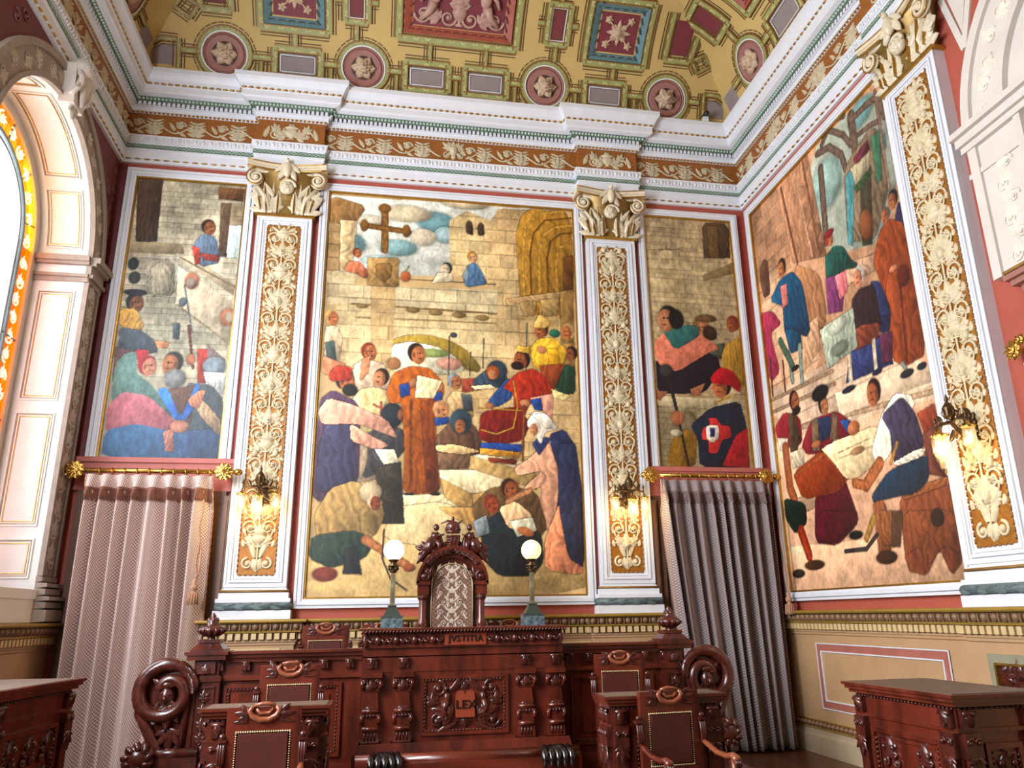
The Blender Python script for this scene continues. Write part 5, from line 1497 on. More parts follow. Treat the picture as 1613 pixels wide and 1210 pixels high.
def text(s_, size, T, cx, cz, par, mt, dep=.008):
    cu = bpy.data.curves.new('lettering', 'FONT'); cu.body = s_; cu.size = size; cu.extrude = dep; cu.align_x = 'CENTER'; cu.align_y = 'CENTER'; cu.space_character = 1.15; cu.bevel_depth = .0015
    o = bpy.data.objects.new('tmp', cu); COL.objects.link(o); dg = bpy.context.evaluated_depsgraph_get(); me = o.evaluated_get(dg).to_mesh()
    mb = MB(T); mb.add([(v.co.x+cx, v.co.y+cz, v.co.z) for v in me.vertices], [tuple(p.vertices) for p in me.polygons]); bpy.data.objects.remove(o)
    return obj('lettering', mb, mt, par, True)
BX, BY = .80, -2.15
t = thing('judges_bench', 'large carved mahogany judges bench with lettered front, standing at the room centre', 'bench', (BX, -2.0, .2))
m = MB(); m.box(BX-.96, BX+.96, BY, -1.72, .2, 1.30); m.box(BX-1.02, BX+1.02, BY-.16, -1.68, .2, .48); m.box(BX-1.0, BX+1.0, BY-.12, -1.68, .48, .56, .02); obj('body', m, wood, t, True)
sqp = lambda hw, d: [(BX-hw, -1.5), (BX-hw, -1.55), (BX-hw, BY), (BX+hw, BY), (BX+hw, -1.5)]
def crown(prof, mt, name):
    m = MB(); pth = [(BX+.96, -1.5), (BX+.96, BY), (BX-.96, BY), (BX-.96, -1.5)]
    pth = [(x, y) for x, y in pth]; sweep(m, prof, pth[::-1] if 0 else pth[::-1], True); return m
# room side must be on the right of the path: run right-to-left on the front
def front(prof, mb, hw=.96, y=BY, back=-1.68): sweep(mb, prof, [(BX-hw, back), (BX-hw, y), (BX+hw, y), (BX+hw, back)][::-1])
m = MB(); front([(-.01, 1.16), (.03, 1.162), (.06, 1.185), (.06, 1.20), (.03, 1.215), (-.01, 1.22)], m); front([(0, 1.29), (.05, 1.29), (.06, 1.31), (.12, 1.33), (.13, 1.36), (.13, 1.375), (.05, 1.38), (0, 1.38)], m)
obj('cornice', m, wood, t, True)
m = MB(); m.box(BX-.95, BX+.95, BY-.03, -1.68, 1.375, 1.515); obj('name_frieze', m, wood, t, True)
m = MB(); m.box(BX-1.0, BX+1.0, BY-.1, -1.68, 1.535, 1.552); obj('desk_top', m, woodh, t, True)
m = MB(); front([(0, 1.505), (.03, 1.505), (.05, 1.515), (.065, 1.535), (0, 1.54)], m, .95, BY-.03)
for k in range(62): a = BX-.98+.0318*k; m.tube([(a, BY-.075, 1.507), (a+.012, BY-.10, 1.52), (a+.026, BY-.10, 1.535)], [.007, .011, .007], 6)
obj('gadrooned_edge', m, carved, t, True)
q = MB(FY(BY-.03)); q.box(BX-.2, BX+.2, 1.39, 1.505, 0, .014); fr_ = obj('title_plate', q, mat('polished red brown plate', '8a3c26', .3, var=.1, coat=.4), t, True, label='small plate lettered JVSTITIA')
text('JVSTITIA', .078, FY(BY-.044), BX, 1.447, fr_, mat('letter black brown', '1d0b08', .4), .01)
q = MB(FY(BY-.03))
for s_ in (-1, 1):
    for k in range(4):
        a = BX+s_*(.31+.172*k); q.ell((a, 1.445, .01), (.035, .045, .035), 8, 6); q.acanthus(a, 1.42, PI/2, .085, .1, .03)
        for e in (-1, 1): q.leaf(a, 1.43, PI/2+e*1.0, .07, .035, .03); q.tube([(a+e*.03, 1.46, .015), (a+e*.06, 1.425, .02), (a+e*.09, 1.445, .015)], [.012, .016, .012], 6); q.ell((a+e*.09, 1.45, .015), (.014, .014, .014), 6, 4)
    q.leaf(BX+s_*.94, 1.39, PI/2, .12, .05, .04)
obj('garland_carving', q, carved, t, True)
TB = FY(BY)
cp = fpanel(t, TB, BX-.415, BX+.415, .60, 1.12, 'centre_panel')
q = MB(lift(TB, .012))
for s_ in (-1, 1):
    q.scroll(BX+s_*.25, 1.0, .075, s_, PI/2, 1.4, .018); q.scroll(BX+s_*.26, .72, .07, -s_, 0, 1.4, .018); q.acanthus(BX+s_*.13, .76, PI/2-s_*1.2, .2, .2, .05); q.ell((BX+s_*.17, .92, .02), (.035, .06, .035), 8, 6); q.ell((BX+s_*.18, 1.0, .03), (.026, .03, .03), 8, 6)
    q.tube([(BX+s_*.17, .9, .03), (BX+s_*.2, .82, .03), (BX+s_*.15, .74, .02)], [.03, .026, .014], 8); q.leaf(BX+s_*.15, .98, PI/2+s_*1.0, .17, .06, .04); q.leaf(BX+s_*.12, 1.0, PI/2+s_*.7, .13, .05, .04)
    q.acanthus(BX+s_*.3, .86, PI/2, .12, .12, .03); q.leaf(BX+s_*.08, .7, -s_*.4+(PI if s_ < 0 else 0), .2, .06, .035)
q.acanthus(BX, 1.0, PI/2, .08, .1, .03); q.acanthus(BX, .74, -PI/2, .08, .14, .03)
obj('griffin_scroll_carving', q, carved, cp, True)
q = MB(lift(TB, .03)); q.extr([(BX-.09, .75), (BX+.09, .75), (BX+.09, .94)]+[(BX+.045+.045*math.cos(PI*k/6), .94+.045*math.sin(PI*k/6)) for k in range(1, 7)]+[(BX-.045+.045*math.cos(PI*k/6), .94+.045*math.sin(PI*k/6)) for k in range(1, 7)], 0, .035)
tb = obj('tablet', q, MATS['polished red brown plate'], cp, True); text('LEX', .1, lift(TB, .066), BX, .86, tb, MATS['letter black brown'], .01)
for off in (-.87, -.58, .58, .87):
    a = BX+off; q = MB(TB)
    q.box(a-.095, a+.095, 1.12, 1.16, 0, .1); q.extr([(a-.07, .86), (a+.07, .86), (a+.055, 1.0), (a-.055, 1.0)], 0, .05); q.box(a-.075, a+.075, 1.0, 1.12, 0, .06); q.extr([(a-.085, .56), (a+.085, .56), (a+.065, .86), (a-.065, .86)], 0, .06)
    q.box(a-.1, a+.1, .47, .56, 0, .1, .0)
    for s_ in (-1, 1):
        q.tube([(a+s_*.075, 1.1, .06), (a+s_*.085, 1.06, .075), (a+s_*.075, 1.02, .06)], .02, 8); q.tube([(a+s_*.07, .8, .06), (a+s_*.08, .76, .07), (a+s_*.07, .72, .06)], .018, 8)
    q.tube([(a-.07, .68, .07), (a+.07, .68, .07)], .022, 8); q.tube([(a-.075, .83, .065), (a+.075, .83, .065)], .018, 8); q.tube([(a-.08, 1.045, .06), (a+.08, 1.045, .06)], .014, 8)
    br = obj('pilaster_bracket', q, wood, t, True)
    c_ = MB(lift(TB, .06)); c_.acanthus(a, 1.02, PI/2, .09, .12, .025); c_.scroll(a-.06, 1.08, .026, 1, 0, 1.2, .008, h=.02); c_.scroll(a+.06, 1.08, .026, -1, PI, 1.2, .008, h=.02); c_.acanthus(a, .86, -PI/2, .1, .12, .02)
    for k in range(4): c_.tube([(a-.045+.03*k, .58, 0), (a-.045+.03*k, .65, .004)], .008, 5)
    for k in range(5): c_.ell((a-.06+.03*k, .79, .01), (.012, .016, .012), 6, 4)
    obj('carved_volute', c_, carved, br, True)
    q = MB(TB); q.box(a-.045, a+.045, 1.2, 1.29, 0, .045); q.tube([(a-.045, 1.275, .04), (a+.045, 1.275, .04)], .016, 8); q.leaf(a, 1.28, -PI/2, .08, .07, .05, .03); obj('frieze_corbel', q, carved, t, True)
# clerk's shelf at the foot of the bench with carved claw ends
m = MB(); m.box(BX-.98, BX+.98, -2.72, BY-.16, .2, .46); m.tube([(BX-.98, -2.62, .47), (BX+.98, -2.62, .47)], .06, 14)
t2 = thing('low_front_table', 'low red-brown table with two dark claw carvings before the judges bench', 'table', (BX, -2.5, .2)); obj('body', m, woodh, t2, True)
for a in (BX-.73, BX+.76):
    q = MB(); q.ell((a, -2.66, .47), (.13, .1, .085), 12, 8)
    for k in range(5): q.tube([(a-.1+.05*k, -2.66, .53), (a-.12+.06*k, -2.76, .49), (a-.12+.06*k, -2.79, .38)], [.03, .032, .016], 8)
    obj('claw_carving', q, MATS.get('blackened polished wood') or mat('blackened polished wood', '1c1413', .22, var=.2, coat=.6), t2, True)

# side wings of the bench
def wing(label, x0, x1, end):
    t = thing('bench_wing', label, 'bench', ((x0+x1)/2, -1.9, .2)); y = -1.88
    m = MB(); m.box(x0, x1, y, y+.06, .2, 1.30); obj('panelling', m, wood, t, True)
    m = MB(FY(y)); m.box(x0-.03, x1+.03, 1.345, 1.37, -.1, .09); m.box(x0-.02, x1+.02, 1.31, 1.345, -.06, .06, .0); m.box(x0, x1, 1.27, 1.31, -.06, .03); m.box(x0, x1, 1.11, 1.15, 0, .04); m.box(x0, x1, .2, .36, 0, .05); obj('rail', m, woodh, t, True)
    q = MB(FY(y))
    n = 6
    for k in range(n): a = x0+.12+(x1-x0-.24)*k/(n-1); q.box(a-.04, a+.04, 1.2, 1.28, 0, .05); q.tube([(a-.04, 1.265, .045), (a+.04, 1.265, .045)], .015, 8); q.leaf(a, 1.27, -PI/2, .08, .06, .04, .04)
    obj('corbel', q, carved, t, True)
    n = 2; w = (x1-x0-.3)/n; s0 = x0+.18 if end < 0 else x0+.12
    for k in range(n): fpanel(t, FY(y), s0+w*k, s0+w*(k+1)-.06, .42, 1.07)
    # end pier with pedestal and urn finial, scroll bracket beyond
    px = (x0+.02 if end < 0 else x1-.02); T = FY(y)
    m = MB(T); m.box(px-.13, px+.13, .2, 1.16, -.1, .08); m.box(px-.11, px+.11, 1.16, 1.30, -.1, .07); m.box(px-.17, px+.17, 1.30, 1.345, -.16, .14, .0); m.box(px-.19, px+.19, 1.345, 1.375, -.18, .16); m.box(px-.15, px+.15, .2, .34, -.12, .12); m.box(px-.14, px+.14, 1.11, 1.15, -.1, .1)
    pier = obj('end_pier', m, wood, t, True)
    q = MB(lift(T, .08)); ring(q, lift(T, .08), px-.09, px+.09, .42, 1.07, .015, .014); q.T = lift(T, .08)
    for k in range(5): q.acanthus(px, .47+.12*k, PI/2, .1, .12, .025); q.ell((px, .46+.12*k, .01), (.015, .015, .015), 6, 4)
    q.box(px-.08, px+.08, 1.18, 1.28, -.01, .02); q.acanthus(px, 1.19, PI/2, .08, .14, .02, .02)
    obj('pier_carving', q, carved, pier, True)
    m = MB(); c = (px, y+.01, 0)
    for z0, z1, r0, r1 in ((1.375, 1.395, .15, .15), (1.395, 1.45, .14, .09), (1.45, 1.48, .1, .1)):
        m.add([(px+sx*r, c[1]+sy*r, z) for z, r in ((z0, r0), (z1, r1)) for sx, sy in ((-1, -1), (1, -1), (1, 1), (-1, 1))], [(0, 1, 2, 3), (4, 5, 6, 7), (0, 1, 5, 4), (1, 2, 6, 5), (2, 3, 7, 6), (3, 0, 4, 7)])
    ped = obj('pedestal', m, wood, pier, True) if 0 else obj('pedestal', m, wood, t, True)
    m = MB(); m.lathe([(.04, 1.48), (.035, 1.5), (.07, 1.515), (.115, 1.55), (.118, 1.57), (.1, 1.595), (.05, 1.61), (.055, 1.635), (.045, 1.655), (.02, 1.675), (.03, 1.69), (.0, 1.725)], (px, c[1], 0), 20)
    for k in range(12): g = k*PI/6; m.tube([(px+.06*math.cos(g), c[1]+.06*math.sin(g), 1.512), (px+.122*math.cos(g), c[1]+.122*math.sin(g), 1.56), (px+.07*math.cos(g), c[1]+.07*math.sin(g), 1.605)], [.012, .02, .01], 6)
    for k in range(5): g = k*2*PI/5; m.ell((px+.035*math.cos(g), c[1]+.035*math.sin(g), 1.65), (.022, .022, .03), 6, 5)
    obj('urn_finial', m, carved, t, True)
    vx = px+end*.31; vz = 1.02; D = lambda x: vx+end*x
    m = MB(FY(y-.02)); C_ = []
    for k in range(25):                                  # solid field behind the scroll, tapering down to the pier
        g = PI/2*1.9-k/24*PI*1.35; C_.append((D(.225*math.cos(g)), vz+.25*math.sin(g)))
    C_ = C_+[(D(.12), .75), (D(-.02), .52), (D(-.06), .36), (D(-.2), .36), (D(-.2), 1.05)]
    m.extr(C_, -.04, .05); obj('scroll_bracket', m, wood, t, True)
    m = MB(FY(y-.1)); pts = []; rr = []
    for k in range(50):
        u = k/49; g = PI*1.0-u*PI*2.9; rad = (.235 if u < .4 else .235-(u-.4)*.29); pts.append((D(rad*math.cos(g)), vz+.02+rad*math.sin(g), .02+.04*u)); rr.append(.062*min(1, .45+u*3)*(1-.55*max(0, u-.4)))
    m.tube(pts, rr, 10); m.tube([(D(.24), vz-.02, 0), (D(.22), vz-.16, 0), (D(.12), vz-.34, 0), (D(.0), vz-.54, 0), (D(-.05), vz-.64, 0)], [.03, .05, .05, .045, .04], 8)
    m.tube([(D(-.18), vz+.1, 0), (D(-.17), vz-.1, 0), (D(-.15), vz-.5, 0)], [.02, .03, .03], 8)
    for k in range(11):                                  # overlapping leaves along the outer curl
        g = PI*.95-k*.27; m.leaf(D(.225*math.cos(g+.25)), vz+.02+.225*math.sin(g+.25), (g-1.45) if end > 0 else PI-(g-1.45), .17, .09, .05, .035)
    q = m; mx = D(.0)
    q.ell((mx, vz-.02, .03), (.075, .1, .07), 12, 8); q.ell((mx, vz-.04, .1), (.018, .035, .03), 8, 5); q.ell((mx, vz+.08, .04), (.085, .05, .06), 10, 6)
    for s_ in (-1, 1): q.ell((mx+s_*.03, vz+.005, .09), (.014, .01, .012), 6, 4); q.leaf(mx+s_*.03, vz+.06, PI/2-s_*.9, .12, .06, .05, .05); q.leaf(mx+s_*.05, vz-.06, -PI/2+s_*.4, .15, .06, .05, .03)
    q.acanthus(D(-.02), vz-.1, -PI/2, .22, .2, .06, .02); q.acanthus(D(-.05), vz-.3, -PI/2, .24, .16, .05, .0); q.acanthus(D(-.1), vz-.5, -PI/2, .18, .12, .04)
    obj('face_and_leaf_carving', m, carved, t, True)
    vx = px+end*.30; vz = 1.06
    # lower arm carved with an animal head
    ax_ = vx+end*.16; m = MB(); m.box(min(px, ax_), max(px, ax_), y-.15, y+.02, .2, .5); m.tube([(px, y-.12, .52), (ax_, y-.12, .52)], .045, 10); m.ell((ax_+end*.02, y-.14, .5), (.13, .12, .12), 12, 8); m.ell((ax_+end*.1, y-.17, .46), (.06, .07, .05), 10, 6)
    for k in range(9):
        g = k*2*PI/9; m.tube([(ax_+end*.02+.07*math.cos(g), y-.24, .5+.07*math.sin(g)), (ax_+end*.02+.115*math.cos(g+.3), y-.2, .5+.115*math.sin(g+.3)), (ax_+end*.02+.12*math.cos(g+.7), y-.12, .5+.12*math.sin(g+.7))], [.022, .03, .016], 6)
    obj('carved_head_arm', m, carved, t, True)
    return t
wing('carved mahogany bench wing with urn finial left of the judges bench', -1.60, -.17, -1)
wing('carved mahogany bench wing with urn finial right of the judges bench', 1.77, 3.0, 1)

# ------------------------------------------------------------ throne
t = thing('throne_chair', 'tall carved throne with arched damask back and crested top behind the judges bench', 'throne', (.745, -1.2, .5))
TX, TY = .745, -1.25; T = FY(TY)
m = MB(T); n = 20
m.box(TX-.33, TX+.33, .5, 2.0, -.1, -.02)
m.extr([(TX+.33*math.cos(PI*k/n), 2.0+.33*math.sin(PI*k/n)) for k in range(n+1)], -.1, -.02)
bk = obj('back', m, wood, t, True)
m = MB(T); zs_ = 1.0; pts = [(TX-.215, zs_), (TX+.215, zs_)]+[(TX+.215*math.cos(PI*k/n), 1.985+.215*math.sin(PI*k/n)) for k in range(n+1)]
m.extr(pts, -.02, .02, .03)
m.uv = [(v[0], v[2]) for v in m.v]
obj('damask_panel', m, damask, t, True)
q = MB(lift(T, .02))
for k in range(11):
    z = 1.06+.105*k; wm_ = .2 if z < 2 else max(.06, math.sqrt(max(0, .2**2-(z-1.985)**2)))
    for s_ in (-1, 1):
        if wm_ > .12: q.scroll(TX+s_*(.085 if k % 2 else .13), z, .036, s_*(1 if k % 2 else -1), k, 1.4, .0055, h=.0); q.leaf(TX+s_*.16, z+.04, PI/2+s_*.6, .07, .026, .004)
        q.leaf(TX+s_*.03, z+.02, PI/2-s_*.8, .08, .026, .004); q.leaf(TX+s_*.05, z+.06, PI/2+s_*.3, .06, .022, .004); q.scroll(TX+s_*.04, z+.07, .02, -s_, k, 1.2, .004, h=.0)
    if k % 2: q.rosette(TX, z+.02, .03, .004, 5)
    else: q.acanthus(TX, z, PI/2, .07, .07, .004)
obj('brocade_pattern', q, mat('silver brocade thread', 'dccbb8', .4, var=.1), kids(t)[-1], True)
m = MB(T); m.tube([(a, b, .02) for a, b in [(TX-.222, 1.0)]+[(TX-.222*math.cos(PI*k/24), 1.985+.222*math.sin(PI*k/24)) for k in range(25)]+[(TX+.222, 1.0)]], .009, 6); obj('nailed_edge', m, stud, t, True)
m = MB(T)                                            # columns and arched hood
for s_ in (-1, 1):
    m.lathe([(.05, .5), (.05, 1.5), (.045, 1.53), (.055, 1.56), (.05, 1.6), (.038, 1.65), (.042, 1.8), (.04, 1.84)], (TX+s_*.315, 0, .03), 14, 'y')
    m.box(TX+s_*.315-.06, TX+s_*.315+.06, 1.88, 1.98, -.05, .09); m.box(TX+s_*.315-.075, TX+s_*.315+.075, 1.98, 2.02, -.05, .12)
obj('column', m, wood, t, True)
m = MB(T)
for s_ in (-1, 1):
    m.lathe([(.045, 1.82), (.055, 1.85), (.06, 1.88)], (TX+s_*.315, 0, .03), 12, 'y')
    for k in range(8): g = k*PI/4; m.ell((TX+s_*.315+.045*math.cos(g), 1.855, .03+.045*math.sin(g)), (.016, .025, .016), 6, 4)
    for k in range(4): g = k*PI/4; m.leaf(TX+s_*.315, 1.5, PI/2+(k-1.5)*.3, .1, .03, .02, .07)
obj('column_capital', m, carved, t, True)
m = MB()
for r0, r1, h in ((.27, .33, .03), (.33, .36, .09), (.36, .39, .12)): arcband(m, T, r0, r1, -.08, h, 24, 0, PI, TX, 2.0)
obj('arched_hood', m, wood, t, True)
m = MB(lift(T, .1))
for s_ in (-1, 1):
    m.scroll(TX+s_*.30, 2.07, .055, s_, PI/2, 1.3, .02, h=.02); m.acanthus(TX+s_*.25, 2.07, PI/2+s_*.3, .12, .1, .04)
    for k in range(5): g = PI/2+s_*(.25+.17*k); m.acanthus(TX-.345*math.cos(g)*-1, 2.0+.345*math.sin(g), g-s_*PI/2, .08, .07, .025)
obj('hood_carving', m, carved, t, True)
m = MB(T); zc = 2.47                                 # crest: shield, crown, two seated figures, ribbon
m.extr([(TX-.085, zc+.05), (TX+.085, zc+.05), (TX+.085, zc-.03), (TX+.04, zc-.1), (TX, zc-.12), (TX-.04, zc-.1), (TX-.085, zc-.03)], .0, .1, .12)
m.lathe([(.07, 0), (.085, .02), (.075, .035), (.06, .04)], (TX, zc+.06, .04), 14, 'y'); m.ell((TX, zc+.13, .04), (.08, .075, .07), 12, 8)
for k in range(6): g = k*PI/3; m.ell((TX+.075*math.cos(g), zc+.105, .04+.07*math.sin(g)), (.016, .02, .016), 6, 4)
m.ell((TX, zc+.22, .04), (.02, .03, .02), 8, 6); m.tube([(TX-.13, zc+.17, .03), (TX-.06, zc+.2, .05), (TX, zc+.19, .05), (TX+.06, zc+.17, .04), (TX+.11, zc+.21, .03)], [.006, .014, .012, .014, .006], 6, flat=.5)
for k in range(4): m.tube([(TX-.06+.04*k, zc+.04, .1), (TX-.06+.04*k, zc-.06, .105)], .005, 5); m.tube([(TX-.075, zc+.03-.03*k, .1), (TX+.075, zc+.03-.03*k, .1)], .005, 5)
cr = obj('crest', m, carved, t, True)
for s_ in (-1, 1):
    m = MB(T); x = TX+s_*.2
    m.tube([(x+s_*.11, zc-.16, .03), (x+s_*.05, zc-.08, .05), (x+s_*.01, zc-.01, .05)], [.045, .07, .065], 10); m.tube([(x+s_*.0, zc-.0, .05), (x-s_*.01, zc+.07, .05)], [.055, .045], 10); m.ell((x-s_*.015, zc+.125, .05), (.034, .042, .036), 10, 7)
    m.tube([(x-s_*.02, zc+.07, .06), (x-s_*.06, zc+.03, .08), (x-s_*.1, zc+.05, .08)], [.016, .014, .01], 8); m.tube([(x, zc-.02, .07), (x-s_*.05, zc-.06, .1), (x-s_*.04, zc-.14, .1)], [.035, .03, .02], 8)
    m.acanthus(x+s_*.06, zc-.12, PI/2-s_*1.3, .16, .16, .06, .02); m.acanthus(x-s_*.06, zc-.14, PI/2, .2, .16, .06, .03); m.ell((x+s_*.02, zc-.1, .03), (.09, .07, .06), 10, 7); m.acanthus(x-s_*.08, zc-.12, -PI/2, .1, .14, .05, .04); m.scroll(x+s_*.13, zc-.19, .05, s_, 0, 1.3, .02, h=.04)
    for k in range(3): m.leaf(x+s_*(.03+.04*k), zc-.05-.05*k, -PI/2+s_*.6, .15, .05, .04, .06)
    obj('seated_figure_carving', m, carved, cr, True)
m = MB(T); m.box(TX-.33, TX+.33, .9, 1.0, -.02, .38); m.box(TX-.36, TX-.29, .9, 1.25, -.02, .37); m.box(TX+.29, TX+.36, .9, 1.25, -.02, .37); obj('seat', m, wood, t, True)
for sx in (-1, 1):
    m = MB(T); m.box(TX+sx*.31-.03, TX+sx*.31+.03, .5, .9, .31, .37); obj('leg', m, wood, t, True)
    m = MB(T); m.box(TX+sx*.31-.03, TX+sx*.31+.03, .5, .9, -.08, -.02); obj('leg', m, wood, t, True)

# ------------------------------------------------------------ globe lamps on the bench
def lamp(label, x, y, hx, e):
    t = thing('globe_lamp', label, 'lamp', (x, y, 1.552), group='globe lamps on the judges bench'); z = 1.552
    m = MB(); 
    def blk(z0, z1, r0, r1, k=4): m.add([(x+r*math.cos(2*PI*(i+.5)/k+rot), y+r*math.sin(2*PI*(i+.5)/k+rot), zz) for zz, r in ((z0, r0), (z1, r1)) for i in range(k)], [tuple(range(k)), tuple(range(k, 2*k))]+[(i, (i+1) % k, k+(i+1) % k, k+i) for i in range(k)])
    rot = 0; blk(z, z+.012, .155, .155); blk(z+.012, z+.095, .148, .148); obj('marble_base', m, marble, t, True)
    m = MB(); blk(z+.095, z+.115, .155, .15); blk(z+.115, z+.2, .12, .055); blk(z+.2, z+.215, .062, .062); obj('stepped_foot', m, mat('verdigris bronze', '4d574f', .35, .6, var=.2), t, True)
    m = MB(); blk(z+.215, z+.53, .032, .028)
    for i in range(4):
        g = PI/2*i+PI/4*0; 
        for d in (-.009, .0, .009): m.tube([(x+.022*math.cos(g)-d*math.sin(g), y+.022*math.sin(g)+d*math.cos(g), z+.24), (x+.02*math.cos(g)-d*math.sin(g), y+.02*math.sin(g)+d*math.cos(g), z+.51)], .003, 4)
    obj('post', m, bpost, t, True)
    m = MB(); m.lathe([(.03, .53), (.045, .55), (.03, .575), (.035, .58), (.05, .6), (.03, .62), (.03, .63), (.048, .65), (.055, .66)], (x, y, z), 14)
    for k in range(6): g = k*PI/3; m.scroll(x+.04*math.cos(g), y+.04*math.sin(g), .016, 1, g, 1, .006, h=z+.595); m.ell((x+.045*math.cos(g), y+.045*math.sin(g), z+.57), (.012, .012, .018), 6, 4)
    obj('capital', m, bronze, t, True)
    m = MB(); m.ell((x, y, z+.752), .105, 28, 18); obj('glass_globe', m, globe_mat('lit globe '+hx, hx, e), t, True)
lamp('white glowing globe lamp on marble base, left end of the judges bench', .1, -1.86, 'fffaf4', 1.3)
lamp('yellowish glowing globe lamp on marble base, right end of the judges bench', 1.52, -1.86, 'fff0a8', 1.0)

# ------------------------------------------------------------ armchairs
def armchair(label, loc, rz, group=None):
    t = thing('armchair', label, 'armchair', loc, rz, group)
    def P(name, m, mt, par=t): return obj(name, m, mt, par)
    B = lambda a, b, h: (a, .22-h, b)                  # back plane frame, facing -y
    m = MB(); m.box(-.25, .25, -.28, .24, .40, .455); seat = P('seat', m, wood)
    m = MB(); m.box(-.215, .215, -.25, .19, .455, .49, .02); P('seat_cushion', m, leather, seat)
    m = MB(B)
    for a0, a1, z0, z1 in ((-.245, -.18, .46, 1.08), (.18, .245, .46, 1.08), (-.18, .18, .46, .56), (-.18, .18, .93, 1.08)): m.box(a0, a1, z0, z1, -.025, .02)
    back = P('backrest', m, wood)
    m = MB(B); m.box(-.18, .18, .56, .93, -.01, .032, .02); lp_ = P('leather_panel', m, leather, back)
    m = MB(B)
    for k in range(24):
        for z in (.565, .925): m.ell((-.175+.0152*k, z, .024), (.0075, .0075, .007), 6, 4)
    for k in range(24):
        for a in (-.176, .176): m.ell((a, .575+.0148*k, .024), (.0055, .0055, .005), 6, 4)
    P('brass_nails', m, stud, lp_)
    m = MB(B)                                           # crest scroll with hand hole, leaf sprays
    m.tube([(-.075, 1.085, .03), (-.098, 1.06, .03), (-.08, 1.025, .03), (-.03, 1.0, .03), (.03, 1.0, .03), (.08, 1.025, .03), (.098, 1.06, .03), (.075, 1.085, .03)], [.012, .018, .02, .02, .02, .02, .018, .012], 8)
    m.tube([(-.055, 1.07, .025), (-.03, 1.04, .025), (.03, 1.04, .025), (.055, 1.07, .025)], [.01, .012, .012, .01], 8); m.tube([(-.07, 1.09, .02), (-.02, 1.1, .02), (.02, 1.1, .02), (.07, 1.09, .02)], [.012, .014, .014, .012], 8)
    P('crest_scroll', m, woodlight, back)
    m = MB(lift(B, .018))
    for s_ in (-1, 1): m.acanthus(s_*.1, 1.03, PI/2-s_*1.4, .1, .09, .02); m.leaf(s_*.11, 1.06, PI/2-s_*1.0, .07, .03, .02); m.leaf(s_*.11, .99, PI/2-s_*1.6, .09, .03, .015)
    P('leaf_spray', m, carved, back)
    for s_ in (-1, 1):
        m = MB(); x = s_*.262
        m.tube([(x, .2, .72), (x, .12, .70), (x, 0, .665), (x, -.14, .66), (x, -.22, .675), (x, -.27, .66)], [.02, .024, .024, .026, .03, .026], 8, flat=.8); m.ell((x, -.255, .66), (.034, .034, .03), 10, 6)
        m.tube([(x, -.22, .65), (x, -.23, .56), (x, -.2, .46)], [.02, .022, .026], 8)
        ar = P('arm', m, woodlight if s_ > 0 else wood)  # one arm in the paler mahogany, the other in the darker
        m = MB()
        for d in (-.016, 0, .016): m.tube([(x+d, .19, .7), (x+d, .175, .76), (x+d, .19, .84), (x+d, .2, .87)], [.008, .011, .011, .006], 6); m.tube([(x+d, -.265, .665), (x+d, -.29, .63), (x+d, -.27, .59)], [.009, .01, .006], 6)
        m.box(x-.03, x+.03, .18, .23, .865, .885); m.ell((x, .2, .9), (.024, .02, .02), 8, 5)
        P('reeded_support', m, carved, ar)
    for sx in (-1, 1):
        for y_ in (-.24, .2):
            m = MB(); m.box(sx*.215-.028, sx*.215+.028, y_-.028, y_+.028, 0, .40) if y_ > 0 else m.lathe([(.022, 0), (.034, .03), (.022, .06), (.034, .2), (.02, .3), (.036, .34), (.036, .4)], (sx*.215, y_, 0), 10); P('leg', m, wood)
    m = MB(); m.box(-.2, .2, -.02, .02, .12, .16); m.box(-.235, -.195, -.22, .19, .12, .16); m.box(.195, .235, -.22, .19, .12, .16); P('stretcher', m, wood)
    return t
c0 = armchair('leather-backed armchair behind the bench wing, furthest left of the back row', (-.585, -1.2, .5), 0, 'leather armchairs around the judges bench')
dup(c0, (.045, -1.1, .5), 0, 'armchair mostly hidden behind the bench and the white globe lamp')
dup(c0, (1.43, -1.1, .5), 0, 'armchair mostly hidden behind the bench, right of the throne')
dup(c0, (-.74, -3.0, .2), .0, 'brown leather armchair behind the small left desk, in front of the left bench wing')
dup(c0, (2.24, -2.6, .2), -.1, 'armchair in shade behind the small right desk, below the right bench wing')
dup(c0, (-.76, -4.27, 0), .0, 'nearest brown leather armchair, in front of the small left desk')
dup(c0, (2.2, -4.15, 0), .12, 'nearest right armchair with nailed dark leather back, in front of the small right desk')

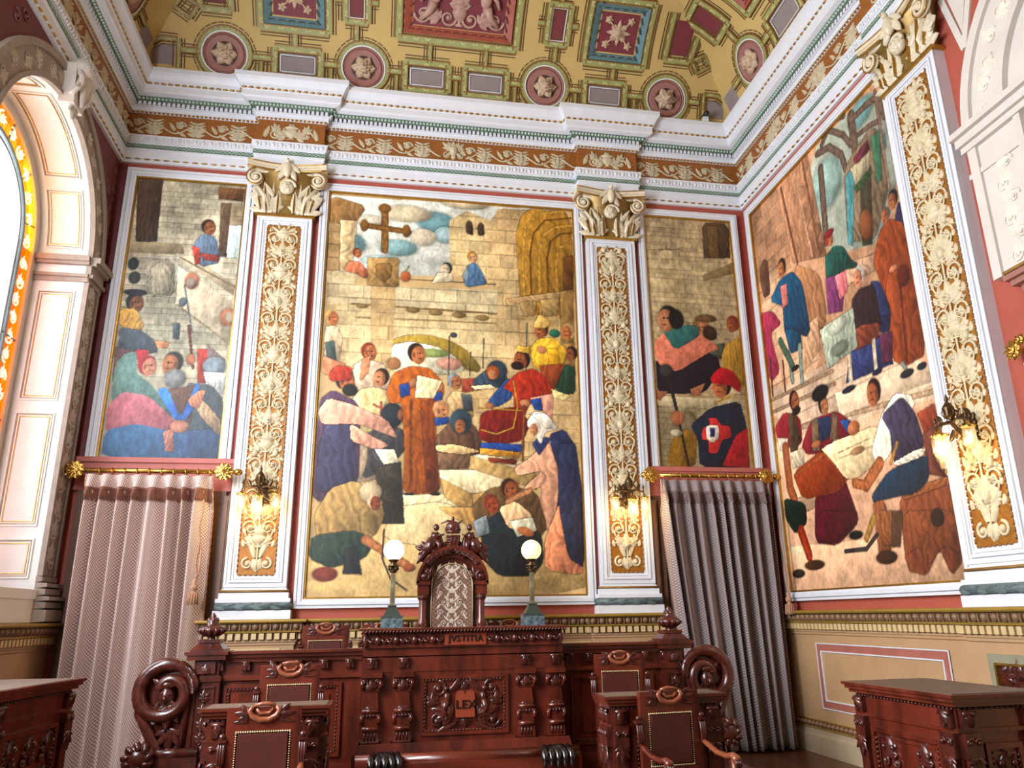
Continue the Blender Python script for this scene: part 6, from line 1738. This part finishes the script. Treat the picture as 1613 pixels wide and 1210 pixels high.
# ------------------------------------------------------------ desks
def desk(label, loc, rz, w, d, h, name='desk', carvef=True):
    t = thing(name, label, 'desk', loc, rz, 'mahogany desks')
    def P(n, m, mt, par=t): return obj(n, m, mt, par)
    hw, hd = w/2, d/2
    path = [(-hw+.06, hd-.06), (-hw+.06, -hd+.06), (hw-.06, -hd+.06), (hw-.06, hd-.06), (-hw+.06, hd-.06)][::-1]
    m = MB(); m.box(-hw, hw, -hd, hd, h-.02, h); m.box(-hw+.015, hw-.015, -hd+.015, hd-.015, h-.045, h-.02); m.box(-hw+.035, hw-.035, -hd+.035, hd-.035, h-.07, h-.045); top = P('desk_top', m, woodh)
    m = MB(); m.box(-hw+.035, hw-.035, -hd+.035, hd-.035, h, h+.003); P('leather_inset', m, inset, top)
    m = MB(); m.box(-hw+.07, hw-.07, -hd+.07, hd-.07, .08, h-.07); m.box(-hw+.04, hw-.04, -hd+.04, hd-.04, 0, .1); m.box(-hw+.055, hw-.055, -hd+.055, hd-.055, h-.22, h-.195); body = P('body', m, wood)
    m = MB()
    for T, half in ((lambda a, b, q: (a, -hd+.07-q, b), hw-.07), (lambda a, b, q: (-hw+.07-q, -a, b), hd-.07), (lambda a, b, q: (hw-.07+q, a, b), hd-.07), (lambda a, b, q: (-a, hd-.07+q, b), hw-.07)):
        n = max(2, int(half*2/.035)); m.T = T
        for k in range(n): m.ell((-half+half*2*(k+.5)/n, h-.085, .008), (.012, .009, .012), 6, 4)
        for s_ in (-1, 1):
            a = s_*(half-.06); m.box(a-.045, a+.045, h-.195, h-.09, 0, .035); m.tube([(a-.045, h-.11, .035), (a+.045, h-.11, .035)], .016, 8); m.leaf(a, h-.11, -PI/2, .08, .07, .04, .03)
            m.extr([(a-.055, .12), (a+.055, .12), (a+.04, h-.36), (a-.04, h-.36)], 0, .03); m.box(a-.055, a+.055, h-.36, h-.22, 0, .045)
            m.scroll(a-.03, h-.27, .025, 1, 0, 1.2, .009, h=.05); m.scroll(a+.03, h-.27, .025, -1, PI, 1.2, .009, h=.05); m.acanthus(a, h-.36, -PI/2, .12, .1, .02, .045)
    P('corner_bracket', m, carved, body)
    for i, (T, half) in enumerate(((lambda a, b, q: (a, -hd+.07-q, b), hw-.07), (lambda a, b, q: (-hw+.07-q, -a, b), hd-.07), (lambda a, b, q: (hw-.07+q, a, b), hd-.07))):
        m = MB(); q0 = half-.15; ring(m, T, -q0, q0, .18, h-.28, .03, .022); ring(m, T, -q0+.05, q0-.05, .23, h-.33, .015, .012)
        pa = P('carved_panel', m, wood, body)
        q = MB(T); k = max(1, round(q0*2/.28))
        for j in range(k):
            a = -q0+2*q0*(j+.5)/k; z = h-.45
            while z > .3:
                q.acanthus(a, z, PI/2, .13, .14, .035)
                for s_ in (-1, 1): q.scroll(a+s_*.06, z-.03, .04, s_, PI/2, 1.3, .012, h=.012); q.ell((a+s_*.045, z+.06, .02), (.018, .022, .02), 6, 5)
                z -= .22
        for j in range(int((h-.5)/.03)):
            for a in (-q0+.04, q0-.04): q.ell((a, .2+.03*j, .015), (.01, .013, .01), 6, 4)
        P('panel_carving', q, carved, pa)
    return t
desk('small mahogany desk with raised top at the lower left, between two leather armchairs', (-.785, -3.66, 0), 0, .9, .36, 1.055, 'small_desk')
desk('small mahogany desk with tapered side at the lower right, behind the nailed leather armchair', (2.2, -3.66, 0), 0, 1.0, .38, 1.04, 'small_desk')
desk('large carved desk with worn brown leather top near the right wall', (3.70, -4.98, 0), .02, .70, 1.14, 1.15, 'large_desk')
desk('large dark desk cut off at the lower left corner beside the rose curtain', (-2.69, -3.77, 0), -.106, .9, 1.15, 1.25, 'large_desk')
# ------------------------------------------------------------ small camera on the cornice
t = thing('security_camera', 'tiny black and white security camera standing on the cornice in the right corner', 'camera', (4.68, -.33, 8.95))
m = MB(); m.box(4.64, 4.72, -.36, -.29, 8.935, 9.02); obj('mount', m, white, t, True)
m = MB(); m.tube([(4.68, -.30, 9.06), (4.68, -.42, 9.05)], .035, 12); obj('lens_body', m, black, t, True)
